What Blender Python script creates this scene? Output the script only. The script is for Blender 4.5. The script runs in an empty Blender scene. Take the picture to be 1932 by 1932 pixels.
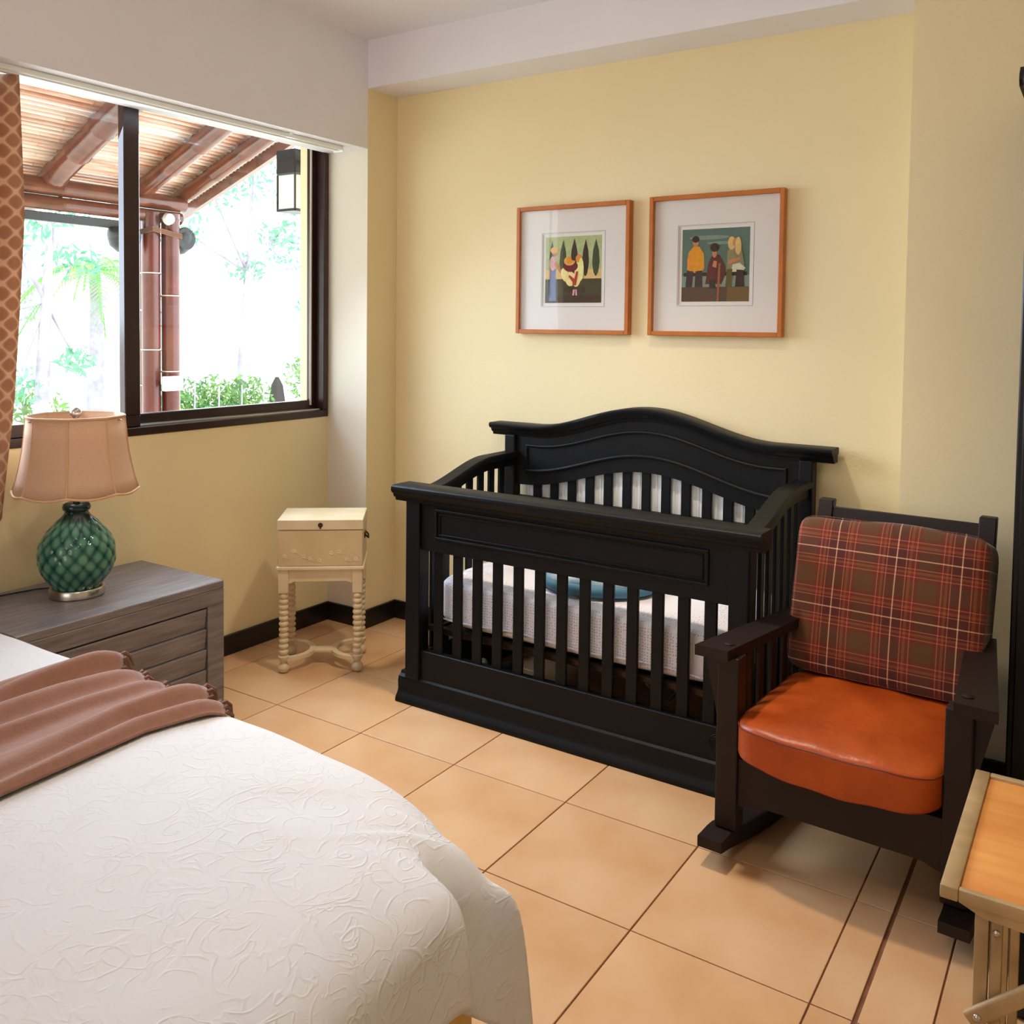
import bpy, bmesh, math, random
from mathutils import Vector, Matrix, Euler
PI=math.pi
random.seed(7)
C=bpy.context.scene.collection
scn=bpy.context.scene

def srgb(r,g,b):
    f=lambda c:(c/255/12.92) if c/255<=.04045 else ((c/255+.055)/1.055)**2.4
    return (f(r),f(g),f(b),1)

# ---------------- camera, world, lights, exposure ----------------
cam=bpy.data.cameras.new('camera'); co=bpy.data.objects.new('camera',cam); C.objects.link(co)
scn.camera=co
cam.sensor_width=36; cam.lens=1725.84/1932*36; cam.shift_y=-(966-694.38)/1932; cam.clip_start=.02; cam.clip_end=300
yaw,pitch,roll=math.radians(33.2013),math.radians(-2.4872),math.radians(.6944)
fw=Vector((-math.sin(yaw)*math.cos(pitch),math.cos(yaw)*math.cos(pitch),math.sin(pitch)))
rt=Vector((math.cos(yaw),math.sin(yaw),0)); up=rt.cross(fw)
r2=rt*math.cos(roll)+up*math.sin(roll); u2=-rt*math.sin(roll)+up*math.cos(roll)
M=Matrix((r2,u2,-fw)).transposed().to_4x4(); M.translation=Vector((0,0,1.525)); co.matrix_world=M

scn.view_settings.view_transform='Standard'; scn.view_settings.look='None'
scn.view_settings.gamma=1; scn.view_settings.use_curve_mapping=False
scn.view_settings.exposure=-0.12

w=bpy.data.worlds.new('sky'); scn.world=w; w.use_nodes=True
bg=w.node_tree.nodes['Background']; bg.inputs[0].default_value=(.84,.95,1.0,1); bg.inputs[1].default_value=5.5

def light(name,kind,loc,energy,color,size=None,target=None,sizey=None,spread=None):
    l=bpy.data.lights.new(name,kind); l.energy=energy; l.color=color
    if kind=='AREA':
        l.shape='RECTANGLE'; l.size=size; l.size_y=sizey or size
        if spread: l.spread=spread
    elif kind=='POINT': l.shadow_soft_size=size
    o=bpy.data.objects.new(name,l); C.objects.link(o); o.location=loc
    if target is not None: o.rotation_euler=(Vector(target)-Vector(loc)).to_track_quat('-Z','Y').to_euler()
    return o
sun=light('sun','SUN',(0,0,20),3.5,(1,.96,.88)); sun.data.angle=.02
sun.rotation_euler=Vector((-.62,.25,-.75)).to_track_quat('-Z','Y').to_euler()
# daylight of the garden coming in through the window
light('window_daylight','AREA',(-3.66,2.15,1.95),80,(.62,.80,1),1.9,(-1.2,1.6,.3),1.1,math.radians(125))
# unseen fill light added behind the camera; the rear wall is solid
light('rear_fill','AREA',(-1.9,-2.35,1.6),34,(1,.97,.96),1.8,(-1.8,3.4,1.4),1.9)
# fill light added under the ceiling, out of view, to lift the room
light('ceiling_fill','POINT',(-.9,.6,2.75),15,(1,.91,.84),.12)
# recessed downlight above the crib
spot=light('ceiling_downlight','SPOT',(-1.55,2.60,2.90),185,(1,.86,.70),target=(-1.5,2.35,0)); spot.data.spot_size=math.radians(100); spot.data.spot_blend=1.0; spot.data.shadow_soft_size=.07

# ---------------- helpers ----------------
def tag(o,label=None,cat=None,group=None,kind=None):
    if label: o['label']=label
    if cat: o['category']=cat
    if group: o['group']=group
    if kind: o['kind']=kind
    return o
def empty(name,loc,rz=0,label=None,cat=None,group=None,kind=None):
    o=bpy.data.objects.new(name,None); C.objects.link(o); o.location=loc; o.rotation_euler=(0,0,rz)
    return tag(o,label,cat,group,kind)
def obj(name,bm,mat,parent=None,smooth=None):
    me=bpy.data.meshes.new(name)
    bmesh.ops.recalc_face_normals(bm,faces=bm.faces)
    bm.to_mesh(me); bm.free()
    for m in (mat if isinstance(mat,(list,tuple)) else [mat]): me.materials.append(m)
    if smooth is not None:
        me.shade_smooth()
        if smooth<180: me.set_sharp_from_angle(angle=math.radians(smooth))
    o=bpy.data.objects.new(name,me); C.objects.link(o)
    if parent: o.parent=parent
    return o
def B(): return bmesh.new()
def box(bm,x0,x1,y0,y1,z0,z1,bev=0,seg=2,rot=None,pivot=None):
    r=bmesh.ops.create_cube(bm,size=1); vs=r['verts']
    for v in vs: v.co=Vector(((x0+x1)/2+v.co.x*(x1-x0),(y0+y1)/2+v.co.y*(y1-y0),(z0+z1)/2+v.co.z*(z1-z0)))
    if bev:
        es=list({e for v in vs for e in v.link_edges})
        r=bmesh.ops.bevel(bm,geom=es,offset=bev,segments=seg,affect='EDGES',profile=.5)
        vs=list({v for f in r['faces'] for v in f.verts}|{v for v in vs if v.is_valid})
    if rot is not None:
        p=Vector(pivot) if pivot is not None else Vector(((x0+x1)/2,(y0+y1)/2,(z0+z1)/2))
        for v in vs: v.co=p+rot@(v.co-p)
    return vs
def lathe(bm,prof,n=24,mat=Matrix(),cap=True):
    rings=[]
    for r,z in prof:
        rings.append([bm.verts.new(mat@Vector((r*math.cos(2*PI*k/n),r*math.sin(2*PI*k/n),z))) for k in range(n)])
    for a,b in zip(rings,rings[1:]):
        for k in range(n): bm.faces.new((a[k],a[(k+1)%n],b[(k+1)%n],b[k]))
    if cap: bm.faces.new(rings[0]); bm.faces.new(rings[-1])
def axis_mat(p0,p1):
    p0,p1=Vector(p0),Vector(p1); q=(p1-p0).to_track_quat('Z','Y')
    return Matrix.Translation(p0)@q.to_matrix().to_4x4(),(p1-p0).length
def tube(bm,pts,r,n=10,cap=True):
    pts=[Vector(p) for p in pts]; rings=[]; side=None
    for i,p in enumerate(pts):
        d=(pts[min(i+1,len(pts)-1)]-pts[max(i-1,0)]).normalized()
        if side is None: side=d.orthogonal().normalized()
        else: side=(side-d*side.dot(d)).normalized()
        s2=d.cross(side); rr=r[i] if isinstance(r,(list,tuple)) else r
        rings.append([bm.verts.new(p+side*rr*math.cos(2*PI*k/n)+s2*rr*math.sin(2*PI*k/n)) for k in range(n)])
    for a,b in zip(rings,rings[1:]):
        for k in range(n): bm.faces.new((a[k],a[(k+1)%n],b[(k+1)%n],b[k]))
    if cap: bm.faces.new(rings[0]); bm.faces.new(rings[-1])
def sweep(bm,path,prof,frame):
    """loft profile (a,b) points along path; frame(i)->(A,B) vectors"""
    rings=[]
    for i,p in enumerate(path):
        A,Bv=frame(i); rings.append([bm.verts.new(Vector(p)+A*a+Bv*b) for a,b in prof])
    n=len(prof)
    for a,b in zip(rings,rings[1:]):
        for k in range(n): bm.faces.new((a[k],a[(k+1)%n],b[(k+1)%n],b[k]))
    bm.faces.new(rings[0]); bm.faces.new(rings[-1])
def prism(bm,poly,y0,y1,axis='y'):
    """poly of (a,b) extruded along axis"""
    def P(a,b,t): return Vector((a,t,b)) if axis=='y' else (Vector((t,a,b)) if axis=='x' else Vector((a,b,t)))
    f=[bm.verts.new(P(a,b,y0)) for a,b in poly]; g=[bm.verts.new(P(a,b,y1)) for a,b in poly]; n=len(poly)
    bm.faces.new(f); bm.faces.new(g)
    for k in range(n): bm.faces.new((f[k],f[(k+1)%n],g[(k+1)%n],g[k]))
def strip_prism(bm,xs,lo,hi,y0,y1):
    """solid between curves lo(x) and hi(x), thickness y0..y1, as quads"""
    L=[]
    for x in xs: L.append([bm.verts.new((x,y0,lo(x))),bm.verts.new((x,y0,hi(x))),bm.verts.new((x,y1,hi(x))),bm.verts.new((x,y1,lo(x)))])
    for a,b in zip(L,L[1:]):
        for k in range(4): bm.faces.new((a[k],a[(k+1)%4],b[(k+1)%4],b[k]))
    bm.faces.new(L[0]); bm.faces.new(L[-1])
def grid(bm,P,nu,nv):
    V=[[bm.verts.new(P(i/nu,j/nv)) for j in range(nv+1)] for i in range(nu+1)]
    for i in range(nu):
        for j in range(nv): bm.faces.new((V[i][j],V[i+1][j],V[i+1][j+1],V[i][j+1]))
    return V
def puff(bm,size,k=6,crown=(.0,.0,.0),n=18,warp=None):
    bm2=bmesh.new(); bmesh.ops.create_cube(bm2,size=2)
    bmesh.ops.subdivide_edges(bm2,edges=bm2.edges,cuts=n,use_grid_fill=True)
    vs={}
    for v in bm2.verts:
        p=v.co; m=(abs(p.x)**k+abs(p.y)**k+abs(p.z)**k)**(1/k); q=p/m
        cx=1+crown[0]*(1-q.y**2)*(1-q.z**2); cy=1+crown[1]*(1-q.x**2)*(1-q.z**2); cz=1+crown[2]*(1-q.x**2)*(1-q.y**2)
        c=Vector((q.x*size[0]*cx,q.y*size[1]*cy,q.z*size[2]*cz))
        if warp: c=warp(c,q)
        vs[v]=bm.verts.new(c)
    for f in bm2.faces: bm.faces.new([vs[v] for v in f.verts])
    bm2.free()
def copy_tree(o,parent=None):
    c=o.copy(); C.objects.link(c)
    if parent is not None: c.parent=parent
    for ch in o.children: copy_tree(ch,c)
    return c
def lin(a,b,n): return [a+(b-a)*i/(n-1) for i in range(n)]

# ---------------- materials ----------------
def nm(name):
    m=bpy.data.materials.new(name); m.use_nodes=True; nt=m.node_tree
    return m,nt,nt.nodes['Principled BSDF']
def mat(name,col,rough=.6,metal=0,var=.08,scale=8,stretch=(1,1,1),bump=0,bscale=None,detail=4,spec=.5,coords='Object',col2=None,sheen=0,rnd=0):
    m,nt,b=nm(name); N=nt.nodes; L=nt.links
    b.inputs['Roughness'].default_value=rough; b.inputs['Metallic'].default_value=metal; b.inputs['Specular IOR Level'].default_value=spec
    if sheen: b.inputs['Sheen Weight'].default_value=sheen
    tc=N.new('ShaderNodeTexCoord'); mp=N.new('ShaderNodeMapping'); mp.inputs['Scale'].default_value=stretch
    L.new(tc.outputs[coords],mp.inputs[0])
    no=N.new('ShaderNodeTexNoise'); no.inputs['Scale'].default_value=scale; no.inputs['Detail'].default_value=detail
    L.new(mp.outputs[0],no.inputs['Vector'])
    rp=N.new('ShaderNodeValToRGB'); rp.color_ramp.elements[0].position=.3; rp.color_ramp.elements[1].position=.7
    c2=col2 or tuple(min(1,c*(1+var)) for c in col[:3])+(1,)
    c1=tuple(c*(1-var) for c in col[:3])+(1,) if not col2 else col
    rp.color_ramp.elements[0].color=c1; rp.color_ramp.elements[1].color=c2
    L.new(no.outputs[0],rp.inputs[0]); out=rp.outputs[0]
    if rnd:
        oi=N.new('ShaderNodeObjectInfo'); mr=N.new('ShaderNodeMapRange'); mr.inputs[3].default_value=1-rnd; mr.inputs[4].default_value=1+rnd
        L.new(oi.outputs['Random'],mr.inputs[0]); h=N.new('ShaderNodeHueSaturation'); L.new(mr.outputs[0],h.inputs['Value']); L.new(out,h.inputs['Color']); out=h.outputs[0]
    L.new(out,b.inputs['Base Color'])
    if bump:
        n2=N.new('ShaderNodeTexNoise'); n2.inputs['Scale'].default_value=bscale or scale*4; n2.inputs['Detail'].default_value=5
        L.new(mp.outputs[0],n2.inputs['Vector']); bu=N.new('ShaderNodeBump'); bu.inputs['Strength'].default_value=bump; bu.inputs['Distance'].default_value=.004
        L.new(n2.outputs[0],bu.inputs['Height']); L.new(bu.outputs[0],b.inputs['Normal'])
    return m
def math_n(nt,op,a,b=None,clamp=False):
    n=nt.nodes.new('ShaderNodeMath'); n.operation=op; n.use_clamp=clamp
    for i,x in enumerate((a,b)):
        if x is None: continue
        if isinstance(x,(int,float)): n.inputs[i].default_value=x
        else: nt.links.new(x,n.inputs[i])
    return n.outputs[0]

def glassmat(name,ior=1.45,tint=(1,1,1,1)):
    m,nt,b=nm(name); N=nt.nodes; L=nt.links; N.remove(b)
    t=N.new('ShaderNodeBsdfTransparent'); t.inputs[0].default_value=tint
    g=N.new('ShaderNodeBsdfGlossy'); g.inputs['Roughness'].default_value=.02
    ge=N.new('ShaderNodeNewGeometry'); dp=N.new('ShaderNodeVectorMath'); dp.operation='DOT_PRODUCT'; L.new(ge.outputs['Incoming'],dp.inputs[0]); L.new(ge.outputs['Normal'],dp.inputs[1])
    c=math_n(nt,'SUBTRACT',1.0,math_n(nt,'ABSOLUTE',dp.outputs['Value'])); r0=((ior-1)/(ior+1))**2
    fac=math_n(nt,'ADD',math_n(nt,'MULTIPLY',math_n(nt,'POWER',c,5.0),1-r0),r0)
    mx=N.new('ShaderNodeMixShader'); L.new(fac,mx.inputs[0]); L.new(t.outputs[0],mx.inputs[1]); L.new(g.outputs[0],mx.inputs[2])
    L.new(mx.outputs[0],N['Material Output'].inputs[0]); return m

WHITE=mat('white_paint',srgb(240,238,244),.75,var=.015,scale=3,bump=.15,bscale=90)
YELL=mat('pale_yellow_paint',srgb(241,223,178),.7,var=.015,scale=2.5,bump=.2,bscale=90)
CREAM=mat('cream_paint',srgb(226,217,202),.7,var=.015,scale=3,bump=.15,bscale=90)
BASE=mat('black_baseboard',srgb(22,20,20),.35,var=.1)
TILE=mat('beige_floor_tile',srgb(196,146,100),.3,var=.0,scale=3.2,coords='Object',col2=srgb(212,172,130),bump=.06,bscale=60,rnd=.04)
GROUT=mat('brown_grout',srgb(120,76,48),.9,var=.2,scale=30)
BLACKW=mat('black_painted_wood',srgb(10,10,12),.5,var=.25,scale=6,stretch=(1,1,.3),bump=.25,bscale=50,spec=.22)
CHAIRW=mat('dark_brown_stained_wood',srgb(29,17,14),.48,var=.3,scale=8,stretch=(1,1,.25),bump=.15,spec=.3)
WARD=mat('very_dark_wood',srgb(9,8,12),.3,var=.2,scale=5,spec=.4)
LEATH=mat('orange_brown_leather',srgb(152,58,12),.38,var=.0,scale=7,col2=srgb(178,78,22),bump=.35,bscale=45,spec=.35)
GREYW=mat('grey_brown_brushed_wood',srgb(98,90,90),.34,var=.0,scale=9,stretch=(6,.6,6),col2=srgb(130,122,122),bump=.5,bscale=30)
SHADE=None
METAL=mat('brushed_steel',srgb(190,185,178),.28,metal=1,var=.05)
BRASS=mat('dark_bronze',srgb(60,45,35),.4,metal=.7)
GOLD=mat('champagne_painted_wood',srgb(206,184,146),.42,var=.0,scale=7,col2=srgb(220,202,170),bump=.15,spec=.4)
PICF=mat('golden_oak_frame',srgb(186,104,26),.4,var=.12,scale=14,stretch=(1,1,1))
MATB=mat('white_mount_board',srgb(228,221,214),.9,var=.005)
FRAMEW=mat('dark_bronze_window_frame',srgb(48,26,22),.3,var=.15,spec=.5)
TRACK=mat('white_aluminium_track',srgb(246,250,250),.35,var=.02)
GLASS=glassmat('window_glass'); PGLASS=glassmat('picture_glass',1.3)
PLY=mat('orange_plywood',srgb(208,130,58),.4,var=.0,scale=3,stretch=(1,7,1),col2=srgb(232,160,84),detail=6)
TRAYW=mat('weathered_pale_wood',srgb(146,118,82),.5,var=.0,scale=5,stretch=(2,2,2),col2=srgb(188,158,112),bump=.2)
BAMB=mat('stained_bamboo',srgb(104,52,32),.2,var=.35,scale=5,stretch=(2,2,2),spec=.6)
BAMBP=mat('bamboo_post_red_brown',srgb(96,38,32),.25,var=.3,scale=6,spec=.6)
CANE=mat('pale_cane',srgb(196,124,84),.3,var=.0,scale=4,stretch=(3,.5,3),col2=srgb(244,220,206),rnd=.22)
ROOF=mat('dark_roof_board',srgb(50,24,16),.8)
CLOTHB=mat('brown_wool_throw',srgb(142,98,80),.9,var=.06,scale=40,bump=.3,bscale=160,sheen=.3)
FRINGE=mat('brown_fringe_yarn',srgb(120,84,64),.9)
SHEETW=mat('white_cotton',srgb(232,228,228),.85,var=.01)
SKIRT=mat('straw_yellow_bed_skirt',srgb(226,190,120),.9,var=.05)
BLACKP=mat('black_plastic',srgb(18,20,20),.4)
WHITEP=mat('white_plastic',srgb(238,238,238),.4,var=.01)

def lampshade_mat():
    m,nt,b=nm('tan_linen_shade'); N=nt.nodes; L=nt.links
    tc=N.new('ShaderNodeTexCoord'); w1=N.new('ShaderNodeTexNoise'); w1.inputs['Scale'].default_value=120; w1.inputs['Detail'].default_value=2
    mp=N.new('ShaderNodeMapping'); mp.inputs['Scale'].default_value=(1,1,4); L.new(tc.outputs['Object'],mp.inputs[0]); L.new(mp.outputs[0],w1.inputs[0])
    rp=N.new('ShaderNodeValToRGB'); rp.color_ramp.elements[0].color=srgb(206,164,132); rp.color_ramp.elements[1].color=srgb(230,196,166)
    L.new(w1.outputs[0],rp.inputs[0]); L.new(rp.outputs[0],b.inputs['Base Color']); b.inputs['Roughness'].default_value=.9
    t=N.new('ShaderNodeBsdfTranslucent'); L.new(rp.outputs[0],t.inputs[0]); mx=N.new('ShaderNodeMixShader'); mx.inputs[0].default_value=.2
    L.new(b.outputs[0],mx.inputs[1]); L.new(t.outputs[0],mx.inputs[2]); L.new(mx.outputs[0],N['Material Output'].inputs[0]); return m
SHADE=lampshade_mat()

def coverlet_mat():
    m,nt,b=nm('ivory_matelasse_coverlet'); N=nt.nodes; L=nt.links
    b.inputs['Base Color'].default_value=srgb(214,212,213); b.inputs['Roughness'].default_value=.85
    tc=N.new('ShaderNodeTexCoord'); mp=N.new('ShaderNodeMapping'); mp.inputs['Scale'].default_value=(1,1,1)
    sp=N.new('ShaderNodeSeparateXYZ'); L.new(tc.outputs['Object'],sp.inputs[0]); cb=N.new('ShaderNodeCombineXYZ')
    L.new(math_n(nt,'SUBTRACT',sp.outputs[0],sp.outputs[2]),cb.inputs[0]); L.new(math_n(nt,'SUBTRACT',sp.outputs[1],math_n(nt,'MULTIPLY',sp.outputs[2],.35)),cb.inputs[1]); L.new(cb.outputs[0],mp.inputs[0])
    ns=N.new('ShaderNodeTexNoise'); ns.inputs['Scale'].default_value=9; ns.inputs['Detail'].default_value=2; L.new(mp.outputs[0],ns.inputs[0])
    va=N.new('ShaderNodeVectorMath'); va.operation='MULTIPLY_ADD'; va.inputs[1].default_value=(.05,.05,.05); L.new(ns.outputs['Color'],va.inputs[0]); L.new(mp.outputs[0],va.inputs[2])
    hs=[]
    for sc,off in((7.5,0),):
        ad=N.new('ShaderNodeVectorMath'); ad.operation='ADD'; ad.inputs[1].default_value=(off,off,0); L.new(va.outputs[0],ad.inputs[0])
        vo=N.new('ShaderNodeTexVoronoi'); vo.voronoi_dimensions='2D'; vo.inputs['Scale'].default_value=sc; vo.inputs['Randomness'].default_value=.8; L.new(ad.outputs[0],vo.inputs['Vector'])
        sb=N.new('ShaderNodeVectorMath'); sb.operation='SUBTRACT'
        L.new(ad.outputs[0],sb.inputs[0]); L.new(vo.outputs['Position'],sb.inputs[1])
        sx=N.new('ShaderNodeSeparateXYZ'); L.new(sb.outputs[0],sx.inputs[0])
        ang=math_n(nt,'ARCTAN2',sx.outputs[1],sx.outputs[0])
        ph=math_n(nt,'ADD',math_n(nt,'MULTIPLY',vo.outputs['Distance'],26.0 if sc<12 else 32.0),ang)
        s=math_n(nt,'SINE',ph)
        ridge=math_n(nt,'POWER',math_n(nt,'MAXIMUM',s,0.0),8.0)
        msk=N.new('ShaderNodeTexNoise'); msk.inputs['Scale'].default_value=14; L.new(ad.outputs[0],msk.inputs[0])
        mk=math_n(nt,'MULTIPLY',math_n(nt,'SUBTRACT',msk.outputs[0],.43),7.0,clamp=True)
        hs.append(math_n(nt,'MULTIPLY',ridge,mk))
    cn=N.new('ShaderNodeTexNoise'); cn.inputs['Scale'].default_value=15; cn.inputs['Detail'].default_value=1.5; cn.inputs['Distortion'].default_value=1.2; L.new(va.outputs[0],cn.inputs[0])
    ln_=math_n(nt,'SUBTRACT',1.0,math_n(nt,'MULTIPLY',math_n(nt,'ABSOLUTE',math_n(nt,'SUBTRACT',cn.outputs[0],.5)),22.0),clamp=True)
    m2=N.new('ShaderNodeTexNoise'); m2.inputs['Scale'].default_value=7; L.new(mp.outputs[0],m2.inputs[0])
    ln2=math_n(nt,'MULTIPLY',ln_,math_n(nt,'MULTIPLY',math_n(nt,'SUBTRACT',m2.outputs[0],.36),7.0,clamp=True))
    h=math_n(nt,'MAXIMUM',hs[0],math_n(nt,'MULTIPLY',ln2,.8))
    fn=N.new('ShaderNodeTexNoise'); fn.inputs['Scale'].default_value=120; L.new(mp.outputs[0],fn.inputs[0])
    h2=math_n(nt,'ADD',h,math_n(nt,'MULTIPLY',fn.outputs[0],.35))
    bu=N.new('ShaderNodeBump'); bu.inputs['Strength'].default_value=.33; bu.inputs['Distance'].default_value=.004
    L.new(h2,bu.inputs['Height']); L.new(bu.outputs[0],b.inputs['Normal']); return m
COVER=coverlet_mat()

def plaid_mat():
    m,nt,b=nm('brown_tartan_wool'); N=nt.nodes; L=nt.links; b.inputs['Roughness'].default_value=.95; b.inputs['Sheen Weight'].default_value=.2
    tc=N.new('ShaderNodeTexCoord'); sx=N.new('ShaderNodeSeparateXYZ'); L.new(tc.outputs['Object'],sx.inputs[0])
    def band(sock,off,per=.182):
        f=math_n(nt,'FRACT',math_n(nt,'ADD',math_n(nt,'DIVIDE',sock,per),off))
        r=N.new('ShaderNodeValToRGB'); r.color_ramp.interpolation='CONSTANT'; e=r.color_ramp.elements
        ol=srgb(88,54,22); rd=srgb(104,34,14); dk=srgb(76,24,12); pk=srgb(190,100,72); cr=srgb(240,186,150); og=srgb(142,68,28)
        st=[(0,ol),(.14,rd),(.20,pk),(.215,rd),(.26,og),(.30,dk),(.33,pk),(.345,dk),(.48,cr),(.498,dk),(.64,pk),(.655,dk),(.68,og),(.73,rd),(.78,pk),(.795,rd),(.85,ol)]
        e[0].position=0; e[0].color=st[0][1]; e[1].position=st[1][0]; e[1].color=st[1][1]
        for p,c in st[2:]:
            x=e.new(p); x.color=c
        L.new(f,r.inputs[0]); return r.outputs[0]
    a=band(sx.outputs[0],.21); c=band(sx.outputs[2],.67)
    mx=N.new('ShaderNodeMix'); mx.data_type='RGBA'; mx.inputs[0].default_value=.5; L.new(a,mx.inputs[6]); L.new(c,mx.inputs[7])
    L.new(mx.outputs[2],b.inputs['Base Color'])
    n2=N.new('ShaderNodeTexNoise'); n2.inputs['Scale'].default_value=300; L.new(tc.outputs['Object'],n2.inputs[0]); bu=N.new('ShaderNodeBump'); bu.inputs['Strength'].default_value=.3; bu.inputs['Distance'].default_value=.002
    L.new(n2.outputs[0],bu.inputs['Height']); L.new(bu.outputs[0],b.inputs['Normal']); return m
PLAID=plaid_mat()

def curtain_mat():
    m,nt,b=nm('tan_ogee_curtain'); N=nt.nodes; L=nt.links; b.inputs['Roughness'].default_value=.9
    tc=N.new('ShaderNodeTexCoord'); sx=N.new('ShaderNodeSeparateXYZ'); L.new(tc.outputs['UV'],sx.inputs[0])
    a=math_n(nt,'COSINE',math_n(nt,'MULTIPLY',sx.outputs[0],2*PI*26)); c=math_n(nt,'COSINE',math_n(nt,'MULTIPLY',sx.outputs[1],2*PI*34))
    s=math_n(nt,'ABSOLUTE',math_n(nt,'ADD',a,c))
    r=N.new('ShaderNodeValToRGB'); r.color_ramp.interpolation='LINEAR'; e=r.color_ramp.elements
    e[0].position=.22; e[0].color=srgb(212,178,148); e[1].position=.45; e[1].color=srgb(192,148,120)
    x=e.new(1.3 if False else .95); x.color=srgb(178,132,104)
    L.new(s,r.inputs[0]); L.new(r.outputs[0],b.inputs['Base Color'])
    t=N.new('ShaderNodeBsdfTranslucent'); L.new(r.outputs[0],t.inputs[0]); mx=N.new('ShaderNodeMixShader'); mx.inputs[0].default_value=.3
    L.new(b.outputs[0],mx.inputs[1]); L.new(t.outputs[0],mx.inputs[2]); L.new(mx.outputs[0],N['Material Output'].inputs[0]); return m
CURT=curtain_mat()

def dots_mat():
    m,nt,b=nm('white_dotted_crib_sheet'); N=nt.nodes; L=nt.links; b.inputs['Roughness'].default_value=.85
    tc=N.new('ShaderNodeTexCoord'); vo=N.new('ShaderNodeTexVoronoi'); vo.inputs['Scale'].default_value=95; vo.inputs['Randomness'].default_value=.35; L.new(tc.outputs['Object'],vo.inputs[0])
    r=N.new('ShaderNodeValToRGB'); e=r.color_ramp.elements; e[0].position=.2; e[0].color=srgb(176,168,188); e[1].position=.27; e[1].color=srgb(240,234,236)
    L.new(vo.outputs['Distance'],r.inputs[0]); L.new(r.outputs[0],b.inputs['Base Color']); return m
DOTS=dots_mat()

def vase_mat():
    m,nt,b=nm('teal_green_ceramic_glaze'); N=nt.nodes; L=nt.links; b.inputs['Roughness'].default_value=.10
    at=N.new('ShaderNodeAttribute'); at.attribute_name='glaze_shade'; tc=N.new('ShaderNodeTexCoord'); no=N.new('ShaderNodeTexNoise'); no.inputs['Scale'].default_value=25; L.new(tc.outputs['Object'],no.inputs[0])
    f=math_n(nt,'ADD',at.outputs['Fac'],math_n(nt,'MULTIPLY',math_n(nt,'SUBTRACT',no.outputs[0],.5),.5))
    r=N.new('ShaderNodeValToRGB'); e=r.color_ramp.elements; e[0].position=.25; e[0].color=srgb(16,46,44); e[1].position=1; e[1].color=srgb(92,138,112)
    x=e.new(.65); x.color=srgb(40,92,78); L.new(f,r.inputs[0]); L.new(r.outputs[0],b.inputs['Base Color']); return m
VASE=vase_mat()
def leafmat(name,c1,c2):
    m,nt,b=nm(name); N=nt.nodes; L=nt.links; b.inputs['Roughness'].default_value=.5
    tc=N.new('ShaderNodeTexCoord'); no=N.new('ShaderNodeTexNoise'); no.inputs['Scale'].default_value=3; L.new(tc.outputs['Object'],no.inputs[0])
    r=N.new('ShaderNodeValToRGB'); r.color_ramp.elements[0].color=c1; r.color_ramp.elements[1].color=c2; r.color_ramp.elements[0].position=.35; r.color_ramp.elements[1].position=.65
    L.new(no.outputs[0],r.inputs[0]); L.new(r.outputs[0],b.inputs['Base Color'])
    t=N.new('ShaderNodeBsdfTranslucent'); L.new(r.outputs[0],t.inputs[0]); mx=N.new('ShaderNodeMixShader'); mx.inputs[0].default_value=.4
    L.new(b.outputs[0],mx.inputs[1]); L.new(t.outputs[0],mx.inputs[2]); L.new(mx.outputs[0],N['Material Output'].inputs[0]); return m
LEAF=leafmat('hedge_leaf',srgb(60,110,62),srgb(116,150,76))
PALML=leafmat('palm_leaf',srgb(90,165,84),srgb(140,190,96))
TREEL=leafmat('tree_leaf',srgb(76,136,110),srgb(116,172,136))
BARK=mat('pale_grey_bark',srgb(140,134,146),.9,var=.2,scale=6)
GROUND=mat('pale_gravel_ground',srgb(222,222,212),.95,var=.04,scale=3)

# ---------------- room shell ----------------
W=-3.373; HX=-3.11; YC=3.425; YB=3.65; ZC=2.934; XR=1.35; YR=-2.6
def S(name,bm,m,parent=None,smooth=None):
    o=obj(name,bm,m,parent,smooth)
    if not parent: o['kind']='structure'
    return o
bm=B(); box(bm,W-.02,XR,YR,YB,-.06,-.004); floor=S('floor',bm,GROUT)
# tiles, one object each
xs=[W,-3.21,-2.76,-2.309,-1.871,-1.423,-.973,-.523,-.425,-.277,.173,.623,1.073,XR]
ys=[YR,-2.43,-1.98,-1.53,-1.08,-.633,-.183,.267,.717,1.167,1.617,2.067,2.52,2.968,3.418,YB]
meshes={}
def tile_mesh(wx,wy):
    k=(round(wx,3),round(wy,3))
    if k not in meshes:
        b=B(); hx,hy=wx/2,wy/2; rs=[]
        for ix,z in((0,-.004),(0,-.001),(.0012,0)):
            rs.append([b.verts.new((sx*(hx-ix),sy*(hy-ix),z)) for sx,sy in((-1,-1),(1,-1),(1,1),(-1,1))])
        for p,q in zip(rs,rs[1:]):
            for i in range(4): b.faces.new((p[i],p[(i+1)%4],q[(i+1)%4],q[i]))
        b.faces.new(rs[-1]); b.faces.new(list(reversed(rs[0])))
        me=bpy.data.meshes.new('floor_tile'); bmesh.ops.recalc_face_normals(b,faces=b.faces); b.to_mesh(me); b.free(); me.materials.append(TILE); meshes[k]=me
    return meshes[k]
for i in range(len(xs)-1):
    for j in range(len(ys)-1):
        g0=.0055 if abs(xs[i]+.425)<.01 else .0022; g1=.0055 if abs(xs[i+1]+.425)<.01 else .0022
        x0,x1,y0,y1=xs[i]+g0,xs[i+1]-g1,ys[j]+.0018,ys[j+1]-.0018
        o=bpy.data.objects.new('floor_tile',tile_mesh(x1-x0,y1-y0)); C.objects.link(o); o.parent=floor; o.location=((x0+x1)/2,(y0+y1)/2,random.uniform(-.0003,.0003))
bm=B(); box(bm,W-.3,XR+.2,YR-.2,YB+.2,ZC,ZC+.15); S('ceiling',bm,WHITE)
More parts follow.
